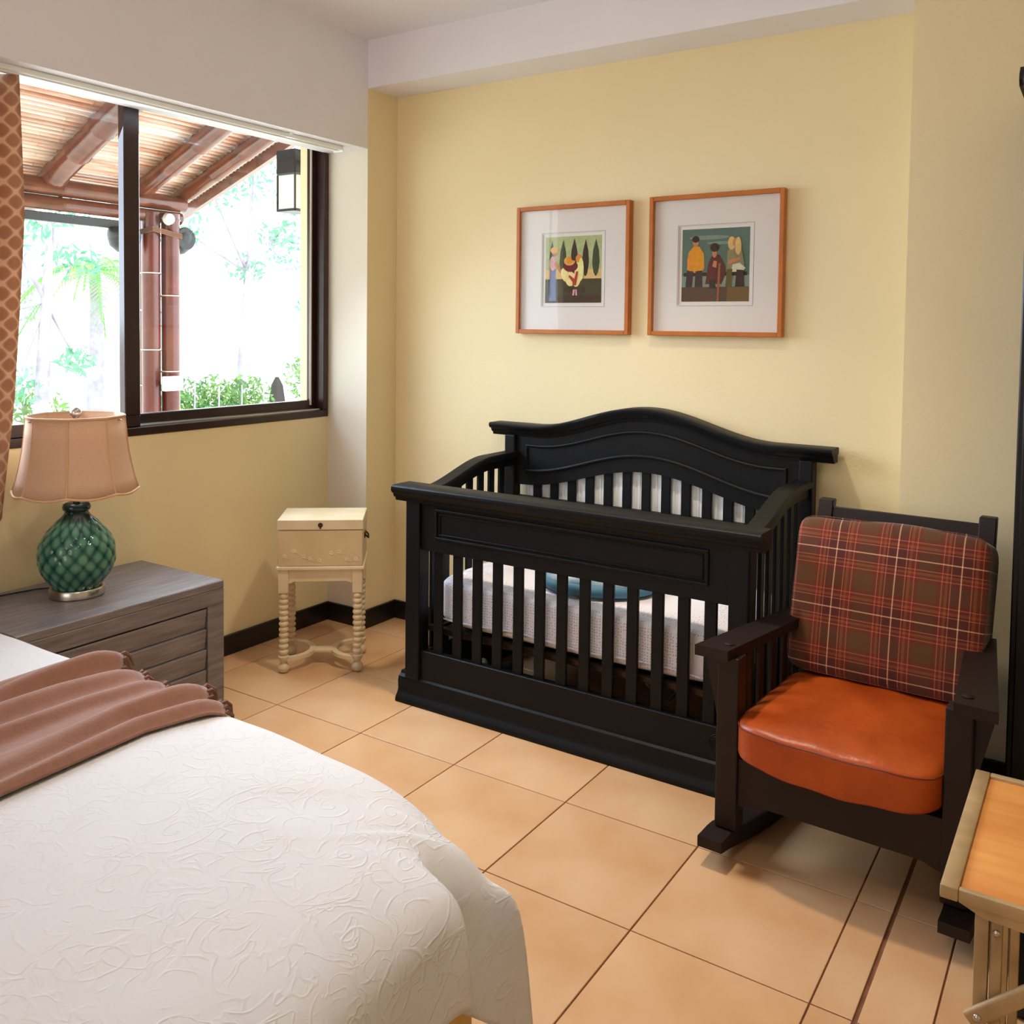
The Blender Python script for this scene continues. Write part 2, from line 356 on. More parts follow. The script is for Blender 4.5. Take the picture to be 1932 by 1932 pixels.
# left (window) wall with opening  Y .55..3.42  z 1.06..2.415
WY0,WY1,WZ0,WZ1=.55,3.42,1.06,2.56
bm=B(); box(bm,W-.2,W,YR-.2,YB+.2,-.06,WZ0); box(bm,W-.2,W,YR-.2,WY0,WZ0,ZC); box(bm,W-.2,W,WY1,YB+.2,WZ0,ZC)
S('wall_left',bm,YELL)
bm=B(); box(bm,W,HX,YR,YC,2.404,ZC); S('wall_left_header',bm,WHITE)
bm=B(); box(bm,W-.2,W,WY0,WY1,2.56,ZC); S('wall_left_lintel',bm,WHITE)
# corner column : cream front face, yellow side face
bm=B(); box(bm,W,HX,YC,YB,0,ZC)
o=S('wall_corner_pier',bm,[CREAM,YELL])
for f in o.data.polygons:
    if f.normal.x>.5: f.material_index=1
# small casing strip on the pier's front face beside the window
bm=B(); box(bm,W-.1,XR+.2,YB,YB+.2,-.06,ZC); S('wall_back',bm,YELL)
bm=B(); box(bm,HX,-.605,YC,YB,2.70,ZC); S('trim_1',bm,WHITE)
bm=B(); box(bm,-.605,XR,YC,YB,0,ZC); S('wall_back_pier',bm,YELL)
bm=B(); box(bm,XR,XR+.2,YR-.2,YB+.2,-.06,ZC); S('wall_right',bm,YELL)
bm=B(); box(bm,W-.2,XR+.2,YR-.2,YR,-.06,ZC); S('wall_rear',bm,YELL)
# baseboards
def bb(name,*segs):
    bm=B()
    for s in segs: box(bm,*s,0,.095,.003,1)
    S(name,bm,BASE)
bb('baseboard_left',(W,W+.012,YR,YC))
bb('baseboard_corner',(W,HX+.012,YC-.012,YC),(HX,HX+.012,YC,YB))
bb('baseboard_back',(HX,-.605,YB-.012,YB)); bb('baseboard_right_pier',(-.605,XR,YC-.012,YC))

# ---------------- window ----------------
win=empty('window_1',(W,2.0,WZ0),0,kind='structure')
def wp(name,m,*bx,parent=None,bev=.003):
    bm=B()
    for b in bx: box(bm,b[0]-W,b[1]-W,b[2]-2.0,b[3]-2.0,b[4]-WZ0,b[5]-WZ0,bev,1)
    return obj(name,bm,m,parent or win)
fx0,fx1=W-.11,W+.006
wp('window_frame',FRAMEW,(fx0,fx1,WY0,WY1,WZ0,WZ0+.035),(fx0,fx1,WY0,WY1,WZ1-.03,WZ1),(fx0,fx1,WY1-.035,WY1,WZ0+.035,WZ1-.03),(fx0,fx1,WY0,WY0+.035,WZ0+.035,WZ1-.03))
wp('sill_track',METAL,(W-.02,W-.012,2.33,WY1-.04,WZ0+.035,WZ0+.043),(W-.055,W-.047,WY0+.04,WY1-.04,WZ0+.035,WZ0+.043),bev=.001)
# right sash (rear track) and left sash (front track), stiles overlap at the middle
def sash(y0,y1,x0,x1,wl,wr):
    s=wp('sash',FRAMEW,(x0,x1,y0,y1,WZ0+.036,WZ0+.085),(x0,x1,y0,y1,WZ1-.07,WZ1-.03),(x0,x1,y0,y0+wl,WZ0+.085,WZ1-.07),(x0,x1,y1-wr,y1,WZ0+.085,WZ1-.07))
    wp('glass_pane',GLASS,((x0+x1)/2-.002,(x0+x1)/2+.002,y0+wl-.005,y1-wr+.005,WZ0+.08,WZ1-.065),parent=s,bev=0)
    return s
sash(2.322,WY1-.036,W-.088,W-.05,.045,.028)
sash(WY0+.036,2.338,W-.046,W-.006,.05,.072)
wp('insect_screen_edge',CREAM,(W-.05,W-.044,WY1-.080,WY1-.070,WZ0+.06,WZ1-.035),bev=.001)
# curtain track
t=empty('curtain_track',(-3.2,2.0,2.385),0,'white aluminium curtain track under the window header','curtain track')
bm=B(); box(bm,-.03,.03,-1.5,1.31,0,.019,.003,1); obj('rail',bm,TRACK,t)
bm=B(); box(bm,-.012,.012,-1.5,1.30,-.006,.001,.001,1); obj('runner_channel',bm,TRACK,t)
bm=B(); box(bm,-.032,.032,1.31,1.318,-.008,.019,.003,1); obj('end_cap',bm,TRACK,t)
# curtain
def curtain():
    bm=B(); uvl=bm.loops.layers.uv.new('UVMap')
    edge=[(0,1.30),(.3,1.34),(.54,1.44),(.70,1.58),(.84,1.665),(1.24,1.71),(1.9,1.75),(2.375,1.742)]
    def ye(z):
        for (a,b),(c,d) in zip(edge,edge[1:]):
            if z<=c: return b+(d-b)*(z-a)/(c-a)
        return edge[-1][1]
    nu,nv=90,40
    V=[]
    for i in range(nu+1):
        row=[]
        for j in range(nv+1):
            u=i/nu; z=.02+2.36*j/nv; y1=ye(z); y0=.62; y=y0+(y1-y0)*u
            x=-3.235+.045*math.sin(u*2*PI*7.25+.4*math.sin(z*1.3))+.008*math.sin(z*3+u*9)
            row.append((bm.verts.new((x,y,z)),(u,z/2.4)))
        V.append(row)
    for i in range(nu):
        for j in range(nv):
            q=[V[i][j],V[i+1][j],V[i+1][j+1],V[i][j+1]]; f=bm.faces.new([a[0] for a in q])
            for l,a in zip(f.loops,q): l[uvl].uv=(a[1][0]*1.0,a[1][1]*1.0)
    o=obj('window_curtain',bm,CURT,None,180)
    tag(o,'tan curtain with a lattice pattern hanging at the left edge of the window','curtain')
    md=o.modifiers.new('thick','SOLIDIFY'); md.thickness=.003
    return o
cu=curtain()
bm=B()
def lining(u,v):
    z=1.75+.63*v
    return Vector((-3.275+.006*math.sin(u*3),1.752+.03*u+.004*math.sin(z*4),z))
grid(bm,lining,4,16); o=obj('curtain_lining',bm,CREAM,cu,180); o['label']='cream lining edge'; md=o.modifiers.new('t','SOLIDIFY'); md.thickness=.002

# ---------------- crib ----------------
cx0=-1.65
crib=empty('crib',(cx0,2.83,0),0,'large black wooden crib with an arched back panel, against the yellow wall','crib')
def cobj(name,bm,m=BLACKW,parent=None,smooth=None):
    for v in bm.verts: v.co-=Vector((cx0,2.83,0)) if (parent is None) else Vector((0,0,0))
    return obj(name,bm,m,parent or crib,smooth)
FY0,FY1=2.845,2.885
for s in(-1,1):
    bm=B(); a=cx0+s*.64; b_=cx0+s*.71; box(bm,min(a,b_),max(a,b_),2.835,2.905,.10,.845,.006); cobj('front_post',bm)
    bm=B(); a=cx0+s*.655; b_=cx0+s*.71; box(bm,min(a,b_),max(a,b_),3.55,3.61,.06,1.03,.006); cobj('back_post',bm)
# front rail cap with moulded profile, swept in X
prof=[(-.030,.841),(-.012,.846),(-.012,.853),(0,.858),(.0,.868),(-.0,.868)]
def cap_profile():  # (y,z) offsets, y negative toward viewer
    return [(.012,.825),(-.008,.825),(-.012,.838),(-.022,.842),(-.026,.855),(-.036,.862),(-.040,.872),(-.038,.884),(-.030,.890),(.075,.890),(.085,.882),(.085,.850),(.07,.84),(.07,.825)]
bm=B(); P=cap_profile()
path=[(cx0-.755,2.835,0),(cx0-.745,2.835,0),(cx0+.745,2.835,0),(cx0+.755,2.835,0)]
sweep(bm,path,P,lambda i:(Vector((0,1,0)),Vector((0,0,1)))); cobj('top_rail',bm,smooth=40)
# front upper panel: frame + recessed panel + bead
bm=B(); box(bm,cx0-.64,cx0+.64,2.85,2.88,.632,.83,.002,1)
cobj('front_panel',bm)
bm=B()
for (x0,x1,z0,z1) in((-.57,.57,.795,.807),(-.57,.57,.684,.696),(-.57,-.558,.696,.795),(.558,.57,.696,.795)): box(bm,cx0+x0,cx0+x1,2.842,2.853,z0,z1,.004,2)
for (x0,x1,z0,z1) in((-.55,.55,.782,.788),(-.55,.55,.702,.708),(-.55,-.544,.708,.782),(.544,.55,.708,.782)): box(bm,cx0+x0,cx0+x1,2.845,2.853,z0,z1,.002,1)
cobj('panel_moulding',bm)
# stiles between opening and posts are the post itself; front slats
for k in range(13):
    xc=-2.214+.0947*k; bm=B(); box(bm,xc-.022,xc+.022,2.862,2.876,.19,.635,.003,1); cobj('slat',bm)
bm=B(); box(bm,cx0-.64,cx0+.64,2.85,2.885,.09,.222,.003,1); cobj('front_bottom_rail',bm)
bp=[(0,.118),(-.010,.118),(-.014,.108),(-.028,.10),(-.032,.082),(-.030,.05),(-.036,.035),(-.046,.022),(-.05,.008),(-.048,0),(.05,0),(.05,.118)]
bm=B(); sweep(bm,[(cx0-.745,2.868,0),(cx0+.745,2.868,0)],bp,lambda i:(Vector((0,1,0)),Vector((0,0,1)))); cobj('base_moulding',bm,smooth=35)
for s in(-1,1):
    bm=B(); pth=[(cx0+s*.70,2.85,0),(cx0+s*.70,3.60,0)]
    sweep(bm,pth,[(p[0],p[1]) for p in bp],lambda i:(Vector((-s,0,0)),Vector((0,0,1)))); cobj('side_base_moulding',bm,smooth=35)
# side rails (curved) with slats
def side_z(y):
    t=max(0,min(1,(y-2.92)/(3.36-2.92))); return .868+.085*(t*t*(3-2*t))
for s in(-1,1):
    bm=B(); X=cx0+s*.675; yy=lin(2.90,3.565,26); path=[(X,y,side_z(y)) for y in yy]
    pr=[(-.03,0),(-.036,-.008),(-.036,-.024),(-.022,-.03),(-.022,-.062),(.022,-.062),(.022,-.03),(.036,-.024),(.036,-.008),(.03,0)]
    sweep(bm,path,pr,lambda i:(Vector((1,0,0)),Vector((0,0,1)))); cobj('side_rail',bm,smooth=40)
    for k in range(7):
        y=2.975+.083*k; bm=B(); box(bm,X-.007,X+.007,y-.02,y+.02,.15,side_z(y)-.05,.002,1); cobj('slat',bm)
    bm=B(); box(bm,X-.016,X+.016,2.90,3.555,.09,.2,.003,1); cobj('side_bottom_rail',bm)
# headboard
HY0,HY1=3.572,3.600
def arch(x,e,c,half=.56):
    t=min(1,abs(x-cx0)/half); return e+(c-e)*(.5+.5*math.cos(PI*t))
X=lin(cx0-.66,cx0+.66,61)
# lower rail of the arched panel / opening top
op=lambda x: arch(x,.800,.914,.62)
bm=B(); strip_prism(bm,X,op,lambda x:arch(x,1.03,1.14,.56),HY0,HY1); cobj('headboard_panel',bm,smooth=40)
# raised mouldings: arch under the cap and arch above the slats, with verticals
def arc_bead(e,c,half,th,dy):
    path=[(x,HY0,arch(x,e,c,half)) for x in lin(cx0-.60,cx0+.60,61)]
    b=B(); sweep(b,path,[(0.002,-th),(-dy*.6,-th),(-dy,-th*.5),(-dy,th*.2),(-dy*.4,th),(.002,th)],lambda i:(Vector((0,1,0)),Vector((0,0,1)))); return b
cobj('panel_moulding',arc_bead(.985,1.088,.54,.007,.010),smooth=60)
cobj('panel_moulding',arc_bead(.868,.985,.60,.008,.012),smooth=60)
for s in(-1,1):
    bm=B(); x=cx0+s*.60; box(bm,x-.007,x+.007,HY0-.009,HY0+.002,.862,.992,.003,1); cobj('panel_moulding',bm)
cp=[(.04,1.0),(-.015,1.0)]
hp=[(.035,-.058),(-.006,-.058),(-.010,-.046),(-.020,-.042),(-.026,-.028),(-.040,-.022),(-.046,-.012),(-.044,-.003),(-.036,0),(.052,0),(.060,-.006),(.060,-.024),(.045,-.032),(.045,-.058)]
xx=[cx0-.785,cx0-.78]+lin(cx0-.76,cx0+.76,81)+[cx0+.78,cx0+.785]
bm=B(); sweep(bm,[(x,HY0,arch(x,1.083,1.193,.56)) for x in xx],hp,lambda i:(Vector((0,1,0)),Vector((0,0,1)))); cobj('headboard_cap',bm,smooth=45)
for k in range(-6,7):
    xc=cx0+.0914*k*1.0; bm=B(); box(bm,xc-.021,xc+.021,3.580,3.594,.16,op(xc)+.02,.003,1); cobj('slat',bm)
bm=B(); box(bm,cx0-.66,cx0+.66,HY0,HY1,.64,.748,.003,1); 
cobj('headboard_middle_rail',bm)
bm=B(); box(bm,cx0-.66,cx0+.66,HY0,HY1,.08,.20,.003,1); cobj('headboard_bottom_rail',bm)
# round emblem carved on bottom rail
bm=B()
for r in(.026,.019,.011): 
    mm=Matrix.Translation((-1.04,2.850,.17))@Matrix.Rotation(PI/2,4,'X'); tubepts=[(r*math.cos(a*2*PI/24),r*math.sin(a*2*PI/24)) for a in range(24)]
    vs=[[bm.verts.new(mm@Vector(((r+dr)/r*x,(r+dr)/r*y,dz))) for x,y in tubepts] for dr,dz in((0,0),(.0012,.0015),(.0024,0))]
    for a,b_ in zip(vs,vs[1:]):
        for i in range(24): bm.faces.new((a[i],a[(i+1)%24],b_[(i+1)%24],b_[i]))
cobj('carved_emblem',bm)
# metal mattress support
bm=B(); box(bm,cx0-.64,cx0+.64,2.90,2.925,.292,.312); box(bm,cx0-.64,cx0+.64,3.53,3.555,.292,.312)
for k in range(9): box(bm,cx0-.62+k*.153,cx0-.60+k*.153,2.92,3.54,.296,.308)
cobj('spring_frame',bm,BRASS)
for (x,dx) in((-1.36,.05),(-1.21,-.05)):
    bm=B(); tube(bm,[(x,2.95,.285),(x+dx,2.97,.22),(x+dx*1.2,2.98,.21)],.008); cobj('support_bracket',bm,METAL,smooth=40)
# crib mattress
mt=B(); puff(mt,(.63,.325,.098),k=9,crown=(0,0,.06),n=16)
o=obj('crib_mattress',mt,DOTS,None,180); o.location=(cx0,3.235,.414); tag(o,'white crib mattress in a finely dotted fitted sheet inside the black crib','mattress')
bm=B(); pts=[(-.60+1.2*i/40,-.329-.002*math.sin(i*.9),-.060-.006*math.sin(i*.35)) for i in range(41)]; tube(bm,pts,.0035,6); obj('sheet_hem',bm,DOTS,o,60)
# blue play cushion on the mattress
BLUE=mat('blue_printed_cotton',srgb(86,128,150),.85,var=0,scale=14,col2=srgb(196,208,214))
BLUE2=mat('blue_cotton_rim',srgb(84,132,158),.85,var=.1)
pc=empty('baby_cushion',(-1.64,3.14,.522),.25,'soft blue printed round baby cushion lying on the crib mattress','cushion')
bm=B(); puff(bm,(.20,.14,.035),k=3,crown=(0,0,.3),n=12,warp=lambda c,q:Vector((c.x,c.y,c.z+.035))); obj('cushion_top',bm,BLUE,pc,180)
bm=B(); tube(bm,[(.21*math.cos(a*PI/18),.15*math.sin(a*PI/18),.022) for a in range(37)],.022,8); obj('padded_rim',bm,BLUE2,pc,180)
bm=B(); tube(bm,[(.20,.06,.02),(.27,.05,.015),(.34,.02,.012),(.42,.03,.012)],.010,6); o=obj('fabric_tie',bm,SHEETW,pc,60)
# things stored beneath the crib
bag=empty('shoe_pair',(-2.20,3.1,0),.3,'beige and dark shoes stored on the floor under the crib','shoes')
TAN=mat('beige_canvas',srgb(168,150,118),.9); DKB=mat('dark_shoe_cloth',srgb(30,30,32),.8)
for i,(x,m) in enumerate(((0,TAN),(.13,DKB))):
    bm=B(); puff(bm,(.045,.13,.04),k=3,n=8,warp=lambda c,q:Vector((c.x*(1-.2*q.y),c.y,c.z*(1+.5*max(0,q.y))+.055))); s=obj('upper',bm,m,bag,180); s.location=(x,0,0)
    bm=B(); puff(bm,(.048,.135,.012),k=5,n=6,warp=lambda c,q:Vector((c.x,c.y,c.z+.012))); s=obj('sole',bm,TAN,bag,180); s.location=(x,0,0)
# white ribbed liner fixed behind the slats of the arched back
WB=mat('white_ribbed_board',srgb(240,242,242),.6,var=.01)
bm=B(); box(bm,cx0-.62,cx0+.62,3.606,3.616,.68,.99); o=cobj('back_liner',bm,WB); o['label']='white ribbed liner behind the back slats'
bm=B()
for k in range(46): box(bm,-.615+k*.0270,-.603+k*.0270,.772,.777,.69,.98,.002,1)
o2=cobj('liner_ribs',bm,WB,o); o2['kind']='stuff'
bm=B(); box(bm,cx0-.63,cx0+.63,2.92,3.54,.280,.290); cobj('shade_panel',bm,BASE)  # black panel added to keep the space under the crib dark

# ---------------- rocking chair ----------------
rc=empty('rocking_chair',(-.587,2.50,0),math.radians(-2.2),'dark brown wooden rocking chair with plaid back cushion and orange leather seat','chair')
def ck(name,bm,m=CHAIRW,smooth=None,parent=None): return obj(name,bm,m,parent or rc,smooth)
RZ=lambda v: (v-.36)**2/3.6
for s in(-1,1):
    nm_='rocker'; bm=B()
    vv=lin(-.075,.80,28)
    def uc(v): return s*(.317-.105*max(0,v)/.8)
    def ring(v,top,w=.036): return None
    rings=[]
    for i,v in enumerate(vv):
        th=.030+.022*min(1,max(0,(v+.075)/.10)); 
        rings.append([bm.verts.new((uc(v)-.036,v,RZ(v))),bm.verts.new((uc(v)+.036,v,RZ(v))),bm.verts.new((uc(v)+.036,v,RZ(v)+th)),bm.verts.new((uc(v)-.036,v,RZ(v)+th))])
    for a,b_ in zip(rings,rings[1:]):
        for k in range(4): bm.faces.new((a[k],a[(k+1)%4],b_[(k+1)%4],b_[k]))
    bm.faces.new(rings[0]); bm.faces.new(rings[-1])
    bmesh.ops.bevel(bm,geom=[e for e in bm.edges if len(e.link_faces)==2 and e.calc_face_angle(0)>1.0],offset=.006,segments=2,affect='EDGES')
    ck(nm_,bm,smooth=40)
    # front post
    bm=B(); u0,u1=sorted((s*.270,s*.335)); box(bm,u0,u1,0,.06,.085,.588,.004); ck('front_post',bm)
    # rear post, leaning back
    ctr=[(s*.262,.55,.075),(s*.258,.555,.32),(s*.254,.60,.45),(s*.253,.68,.70),(s*.252,.755,.945)]
    bm=B(); sweep(bm,ctr,[(-.025,-.02),(.025,-.02),(.025,.02),(-.025,.02)],lambda i:(Vector((1,0,0)),Vector((0,1,0)))); 
    bmesh.ops.bevel(bm,geom=list(bm.edges),offset=.003,segments=1,affect='EDGES'); ck('back_post',bm)
    # arm: tapered plank
    bm=B(); n=12; rings=[]
    for i in range(n+1):
        v=-.03+.66*i/n; c=s*(.343-.082*i/n); hw=.050-.010*i/n; z=.616-.02*i/n
        rings.append([bm.verts.new((c-hw,v,z-.03)),bm.verts.new((c+hw,v,z-.03)),bm.verts.new((c+hw,v,z)),bm.verts.new((c-hw,v,z))])
    for a,b_ in zip(rings,rings[1:]):
        for k in range(4): bm.faces.new((a[k],a[(k+1)%4],b_[(k+1)%4],b_[k]))
    bm.faces.new(rings[0]); bm.faces.new(rings[-1])
    bmesh.ops.bevel(bm,geom=[e for e in bm.edges if len(e.link_faces)==2 and e.calc_face_angle(0)>1.0],offset=.005,segments=2,affect='EDGES')
    arm=ck('armrest',bm)
    bm=B(); lathe(bm,[(.014,0),(.014,.001),(.009,.003),(0.0001,.004)],16,Matrix.Translation((s*.315,.035,.6155))); ck('wooden_plug',bm,smooth=50,parent=arm)
    # corbel outside front post
    bm=B(); prism(bm,[(s*.335,.587),(s*.378,.587),(s*.374,.55),(s*.355,.47),(s*.342,.41),(s*.335,.39)],.018,.044); ck('corbel',bm)
    # side rails and slats
    bm=B(); box(bm,-.011,.011,.05,.57,.20,.29,.003); 
    for v in bm.verts: v.co.x+=s*(.303-.045*(v.co.y/.56))
    ck('side_rail',bm)
    for k in range(5):
        v=.13+.085*k; u=s*(.303-.045*v/.56); bm=B(); box(bm,u-.006,u+.006,v-.018,v+.018,.28,.592,.002,1); ck('side_slat',bm)
# front seat rail with shaped lower corners
bm=B(); xs_=lin(-.27,.27,25); strip_prism(bm,xs_,lambda x:.158+.012*(1-((abs(x)-.27)/.27)**2 if abs(x)<.27 else 0)*0+.016*max(0,1-(.27-abs(x))/.05)*-1+.014,lambda x:.296,.012,.036); ck('front_rail',bm)
bm=B(); box(bm,-.235,.235,.545,.57,.2,.29,.003); ck('rear_rail',bm)
bm=B(); box(bm,-.26,.26,.03,.56,.272,.292); ck('seat_base',bm)
# back rails / slats
def backpt(z): # v on the back plane for height z
    return .60+(z-.45)*.155/.495
bm=B(); box(bm,-.23,.23,-.011,.011,-.035,.035,.004,2,Matrix.Rotation(-.30,3,'X'),(0,0,0))
for v in bm.verts: v.co+=Vector((0,backpt(.885)+.0,.888))
ck('top_rail',bm)
bm=B(); box(bm,-.23,.23,-.01,.01,-.03,.03,.003,1,Matrix.Rotation(-.30,3,'X'),(0,0,0))
for v in bm.verts: v.co+=Vector((0,backpt(.42),.42))
ck('lower_back_rail',bm)
for k in range(5):
    u=-.16+.08*k; bm=B(); sweep(bm,[(u,backpt(.43),.43),(u,backpt(.88),.88)],[(-.02,-.006),(.02,-.006),(.02,.006),(-.02,.006)],lambda i:(Vector((1,0,0)),Vector((0,1,0)))); ck('back_slat',bm)
# cushions (things of their own)
def seatwarp(c,q):
    c=c.copy(); 
    c.y-= .022*(1-q.x**2)*max(0,-q.y)          # front bulge
    if q.z<0: c.z*=(1+.10*(1-q.x**2)); c.z-= .012*max(0,-q.y)*(1-q.x**2)
    c.x*=1-.03*q.y
    c.z+=.002*math.sin(c.x*40)*math.cos(c.y*33)
    return c
sc=empty('seat_cushion',(-.587,2.50,.36),math.radians(-2.2),'puffy orange-brown leather cushion on the rocking chair seat','cushion')
bm=B(); puff(bm,(.268,.285,.058),k=8,crown=(0,0,.42),n=26,warp=seatwarp)
for v in bm.verts: v.co+=Vector((0,.235,.010))
obj('leather_cover',bm,LEATH,sc,180)
# welt seam around upper edge
def puffpt(x,y,z,size,k,crown,warp):
    p=Vector((x,y,z)); m=(abs(x)**k+abs(y)**k+abs(z)**k)**(1/k); q=p/m
    c=Vector((q.x*size[0],q.y*size[1],q.z*size[2]*(1+crown*(1-q.x**2)*(1-q.y**2)))); return warp(c,q)
loop=[]
for i in range(97):
    a=2*PI*i/96; cxx,cyy=math.cos(a),math.sin(a); mm=max(abs(cxx),abs(cyy)); loop.append(puffpt(cxx/mm,cyy/mm,.72,(.2695,.2865,.058),8,.42,seatwarp)+Vector((0,.235,.010)))
SEAM=mat('dark_leather_seam',srgb(120,44,14),.5)
bm=B(); tube(bm,loop,.0022,6,cap=False); obj('welt_seam',bm,SEAM,sc,60)
bc=empty('back_cushion',(-.587+.010,2.50+.580,.655),0,'brown plaid wool cushion leaning against the rocking chair back','cushion'); bc.rotation_euler=(math.radians(-15),0,math.radians(-2.2))
def bwarp(c,q):
    c=c.copy(); c.x*=1+.015*q.z; c.z+=.006*math.sin(c.x*14+1)*max(0,q.z); return c
bm=B(); puff(bm,(.284,.116,.248),k=12,crown=(0,.25,0),n=24,warp=bwarp)
for v in bm.verts: v.co.x+=.016; v.co.z+=.004
obj('plaid_cover',bm,PLAID,bc,180)
bm=B()
for sy in(-1,):
    loop=[]
    for i in range(97):
        a=2*PI*i/96; c1,s1=math.cos(a),math.sin(a); mm=max(abs(c1),abs(s1)); p=Vector((c1/mm,sy*.86,s1/mm)); m_=(abs(p.x)**12+abs(p.y)**12+abs(p.z)**12)**(1/12); q=p/m_
        loop.append(Vector((q.x*.284+.016,q.y*.116*(1+.25*(1-q.x**2)*(1-q.z**2)),q.z*.248+.004)))
    tube(bm,loop,.002,5,cap=False)
obj('edge_seam',bm,PLAID,bc,60)

# ---------------- nightstand ----------------
NX0,NX1,NY0,NY1,NZ=-3.355,-2.838,1.515,2.322,.54
ns=empty('nightstand',(NX0,NY0,0),0,'low grey-brown wooden chest with slatted front beside the bed, lamp on top','nightstand')
def nb(name,bx,bev=.002,rot=None,parent=None):
    bm=B(); box(bm,bx[0]-NX0,bx[1]-NX0,bx[2]-NY0,bx[3]-NY0,bx[4],bx[5],bev,1,rot)
    return obj(name,bm,GREYW,parent or ns)
nb('top',(NX0,NX1,NY0,NY1,NZ-.03,NZ),.003)
nb('side_panel',(NX0,NX1-.03,NY1-.03,NY1,0,NZ-.03)); nb('side_panel',(NX0,NX1-.03,NY0,NY0+.03,0,NZ-.03))
nb('carcass',(NX0+.01,NX1-.05,NY0+.03,NY1-.03,.06,NZ-.03))
nb('top_rail',(NX1-.035,NX1,NY0,NY1,NZ-.088,NZ-.03),.002); nb('front_stile',(NX1-.035,NX1,NY1-.075,NY1,0,NZ-.088)); nb('front_stile',(NX1-.035,NX1,NY0,NY0+.075,0,NZ-.088))
for d in range(2):
    dr=None
    for k in range(3 if d==0 else 2):
        z1=NZ-.090-.079*(k+3*d)
        s_=nb('slat',(NX1-.026,NX1-.008,NY0+.078,NY1-.078,z1-.080,z1-.004),.002,Matrix.Rotation(.13,3,'Y'))
nb('bottom_rail',(NX1-.035,NX1,NY0+.075,NY1-.075,.01,.058))

# ---------------- table lamp ----------------
LX,LY=-3.112,1.889
lamp=empty('table_lamp',(LX,LY,NZ),0,'table lamp with teal scalloped ceramic body and tan bell shade','lamp')
bm=B(); lathe(bm,[(.090,0),(.094,.004),(.094,.026),(.090,.032),(.078,.034)],40); obj('base',bm,METAL,lamp,40)
# body with scale relief
def body_r(z):
    pts=[(.034,.084),(.05,.098),(.075,.120),(.115,.139),(.155,.142),(.195,.134),(.235,.108),(.262,.078),(.285,.052),(.30,.040),(.31,.037)]
    for (a,b_),(c,d) in zip(pts,pts[1:]):
        if z<=c:
            t=(z-a)/(c-a); t=max(0,t); return b_+(d-b_)*t
    return .037
br_=body_r
body_r=lambda z: br_(z)*(.90 if z<.25 else .90+.1*min(1,(z-.25)/.05))
bm=B(); nt_,nz_=192,110; rows=8.5
rings=[]
glz_shade=bm.verts.layers.float.new('glaze_shade')  # relief shading put into the glaze colour: scale centres paler, gaps darker
ncol=16
for j in range(nz_+1):
    z=.034+.276*j/nz_; ring=[]
    r0=(body_r(z-.01)+body_r(z)*2+body_r(z+.01))/4
    fade=min(1,max(0,(.296-z)/.03))
    for i in range(nt_):
        a=i/nt_
        best=0
        rowf=(z-.034)/.030
        for dr in(0,1):
            row=math.floor(rowf)-dr+1
            zc=row; da=(a*ncol-(.5 if row%2 else 0)); da=da-round(da)
            dz=(rowf-zc)
            # scale shape: rounded bottom overlapping (top pointed)
            d=math.sqrt((da*1.9)**2+(dz*.95)**2)
            best=max(best,max(0,1-d*d))
        rr=r0+.008*fade*(best**.6)-.003*fade
        vv_=bm.verts.new((rr*math.cos(2*PI*a),rr*math.sin(2*PI*a),z)); vv_[glz_shade]=(best**.8)*fade
        ring.append(vv_)
    rings.append(ring)
for a,b_ in zip(rings,rings[1:]):
    for i in range(nt_): bm.faces.new((a[i],a[(i+1)%nt_],b_[(i+1)%nt_],b_[i]))
obj('ceramic_body',bm,VASE,lamp,180)
bm=B(); lathe(bm,[(.036,.305),(.046,.312),(.048,.322),(.044,.333),(.036,.337),(.02,.337)],32); obj('neck_ring',bm,VASE,lamp,60)
bm=B(); lathe(bm,[(.012,.33),(.012,.40),(.02,.405),(.02,.44),(.01,.445)],16); obj('socket',bm,BRASS,lamp,40)
bm=B()
for s in(-1,1): tube(bm,[(s*.02,0,.40),(s*.06,0,.45),(s*.065,0,.52),(s*.04,0,.60),(0,0,.625)],.0025,6)
obj('harp',bm,METAL,lamp,60)
bm=B(); 
for k in range(3): a=2*PI*k/3+.5; tube(bm,[(0,0,.63),(.172*math.cos(a),.172*math.sin(a),.640)],.002,6)
obj('shade_spider',bm,METAL,lamp,60)
bm=B(); lathe(bm,[(.008,.625),(.012,.632),(.006,.640),(.010,.646),(.019,.655),(.0195,.668),(.012,.680),(.004,.685),(.0005,.686)],20); obj('finial',bm,METAL,lamp,60)
# bell shade: 8 panels, scalloped
prof_s=[(0,.210),(.04,.196),(.09,.185),(.14,.176),(.19,.170),(.265,.163)]
bm=B(); rings=[]
for (h,r) in prof_s:
    ring=[]
    for i in range(96):
        a=2*PI*i/96; loc=((i+4)%12)/12; flat=math.cos(PI/8)/math.cos((loc-.5)*PI/4)
        rr=r*(.62+.38*(flat/math.cos(PI/8)*1.0))if False else r*(1-.55*(1-flat))
        z=.386+h-(0.010*math.sin(PI*loc) if h==0 else 0)
        ring.append(bm.verts.new((rr*math.cos(a+.35),rr*math.sin(a+.35),z)))
    rings.append(ring)
for a,b_ in zip(rings,rings[1:]):
    for i in range(96): bm.faces.new((a[i],a[(i+1)%96],b_[(i+1)%96],b_[i]))
sh=obj('lamp_shade',bm,SHADE,lamp,30); md=sh.modifiers.new('t','SOLIDIFY'); md.thickness=.003
TRIM=mat('shade_trim_tape',srgb(214,172,134),.9,var=.05)
bm=B()
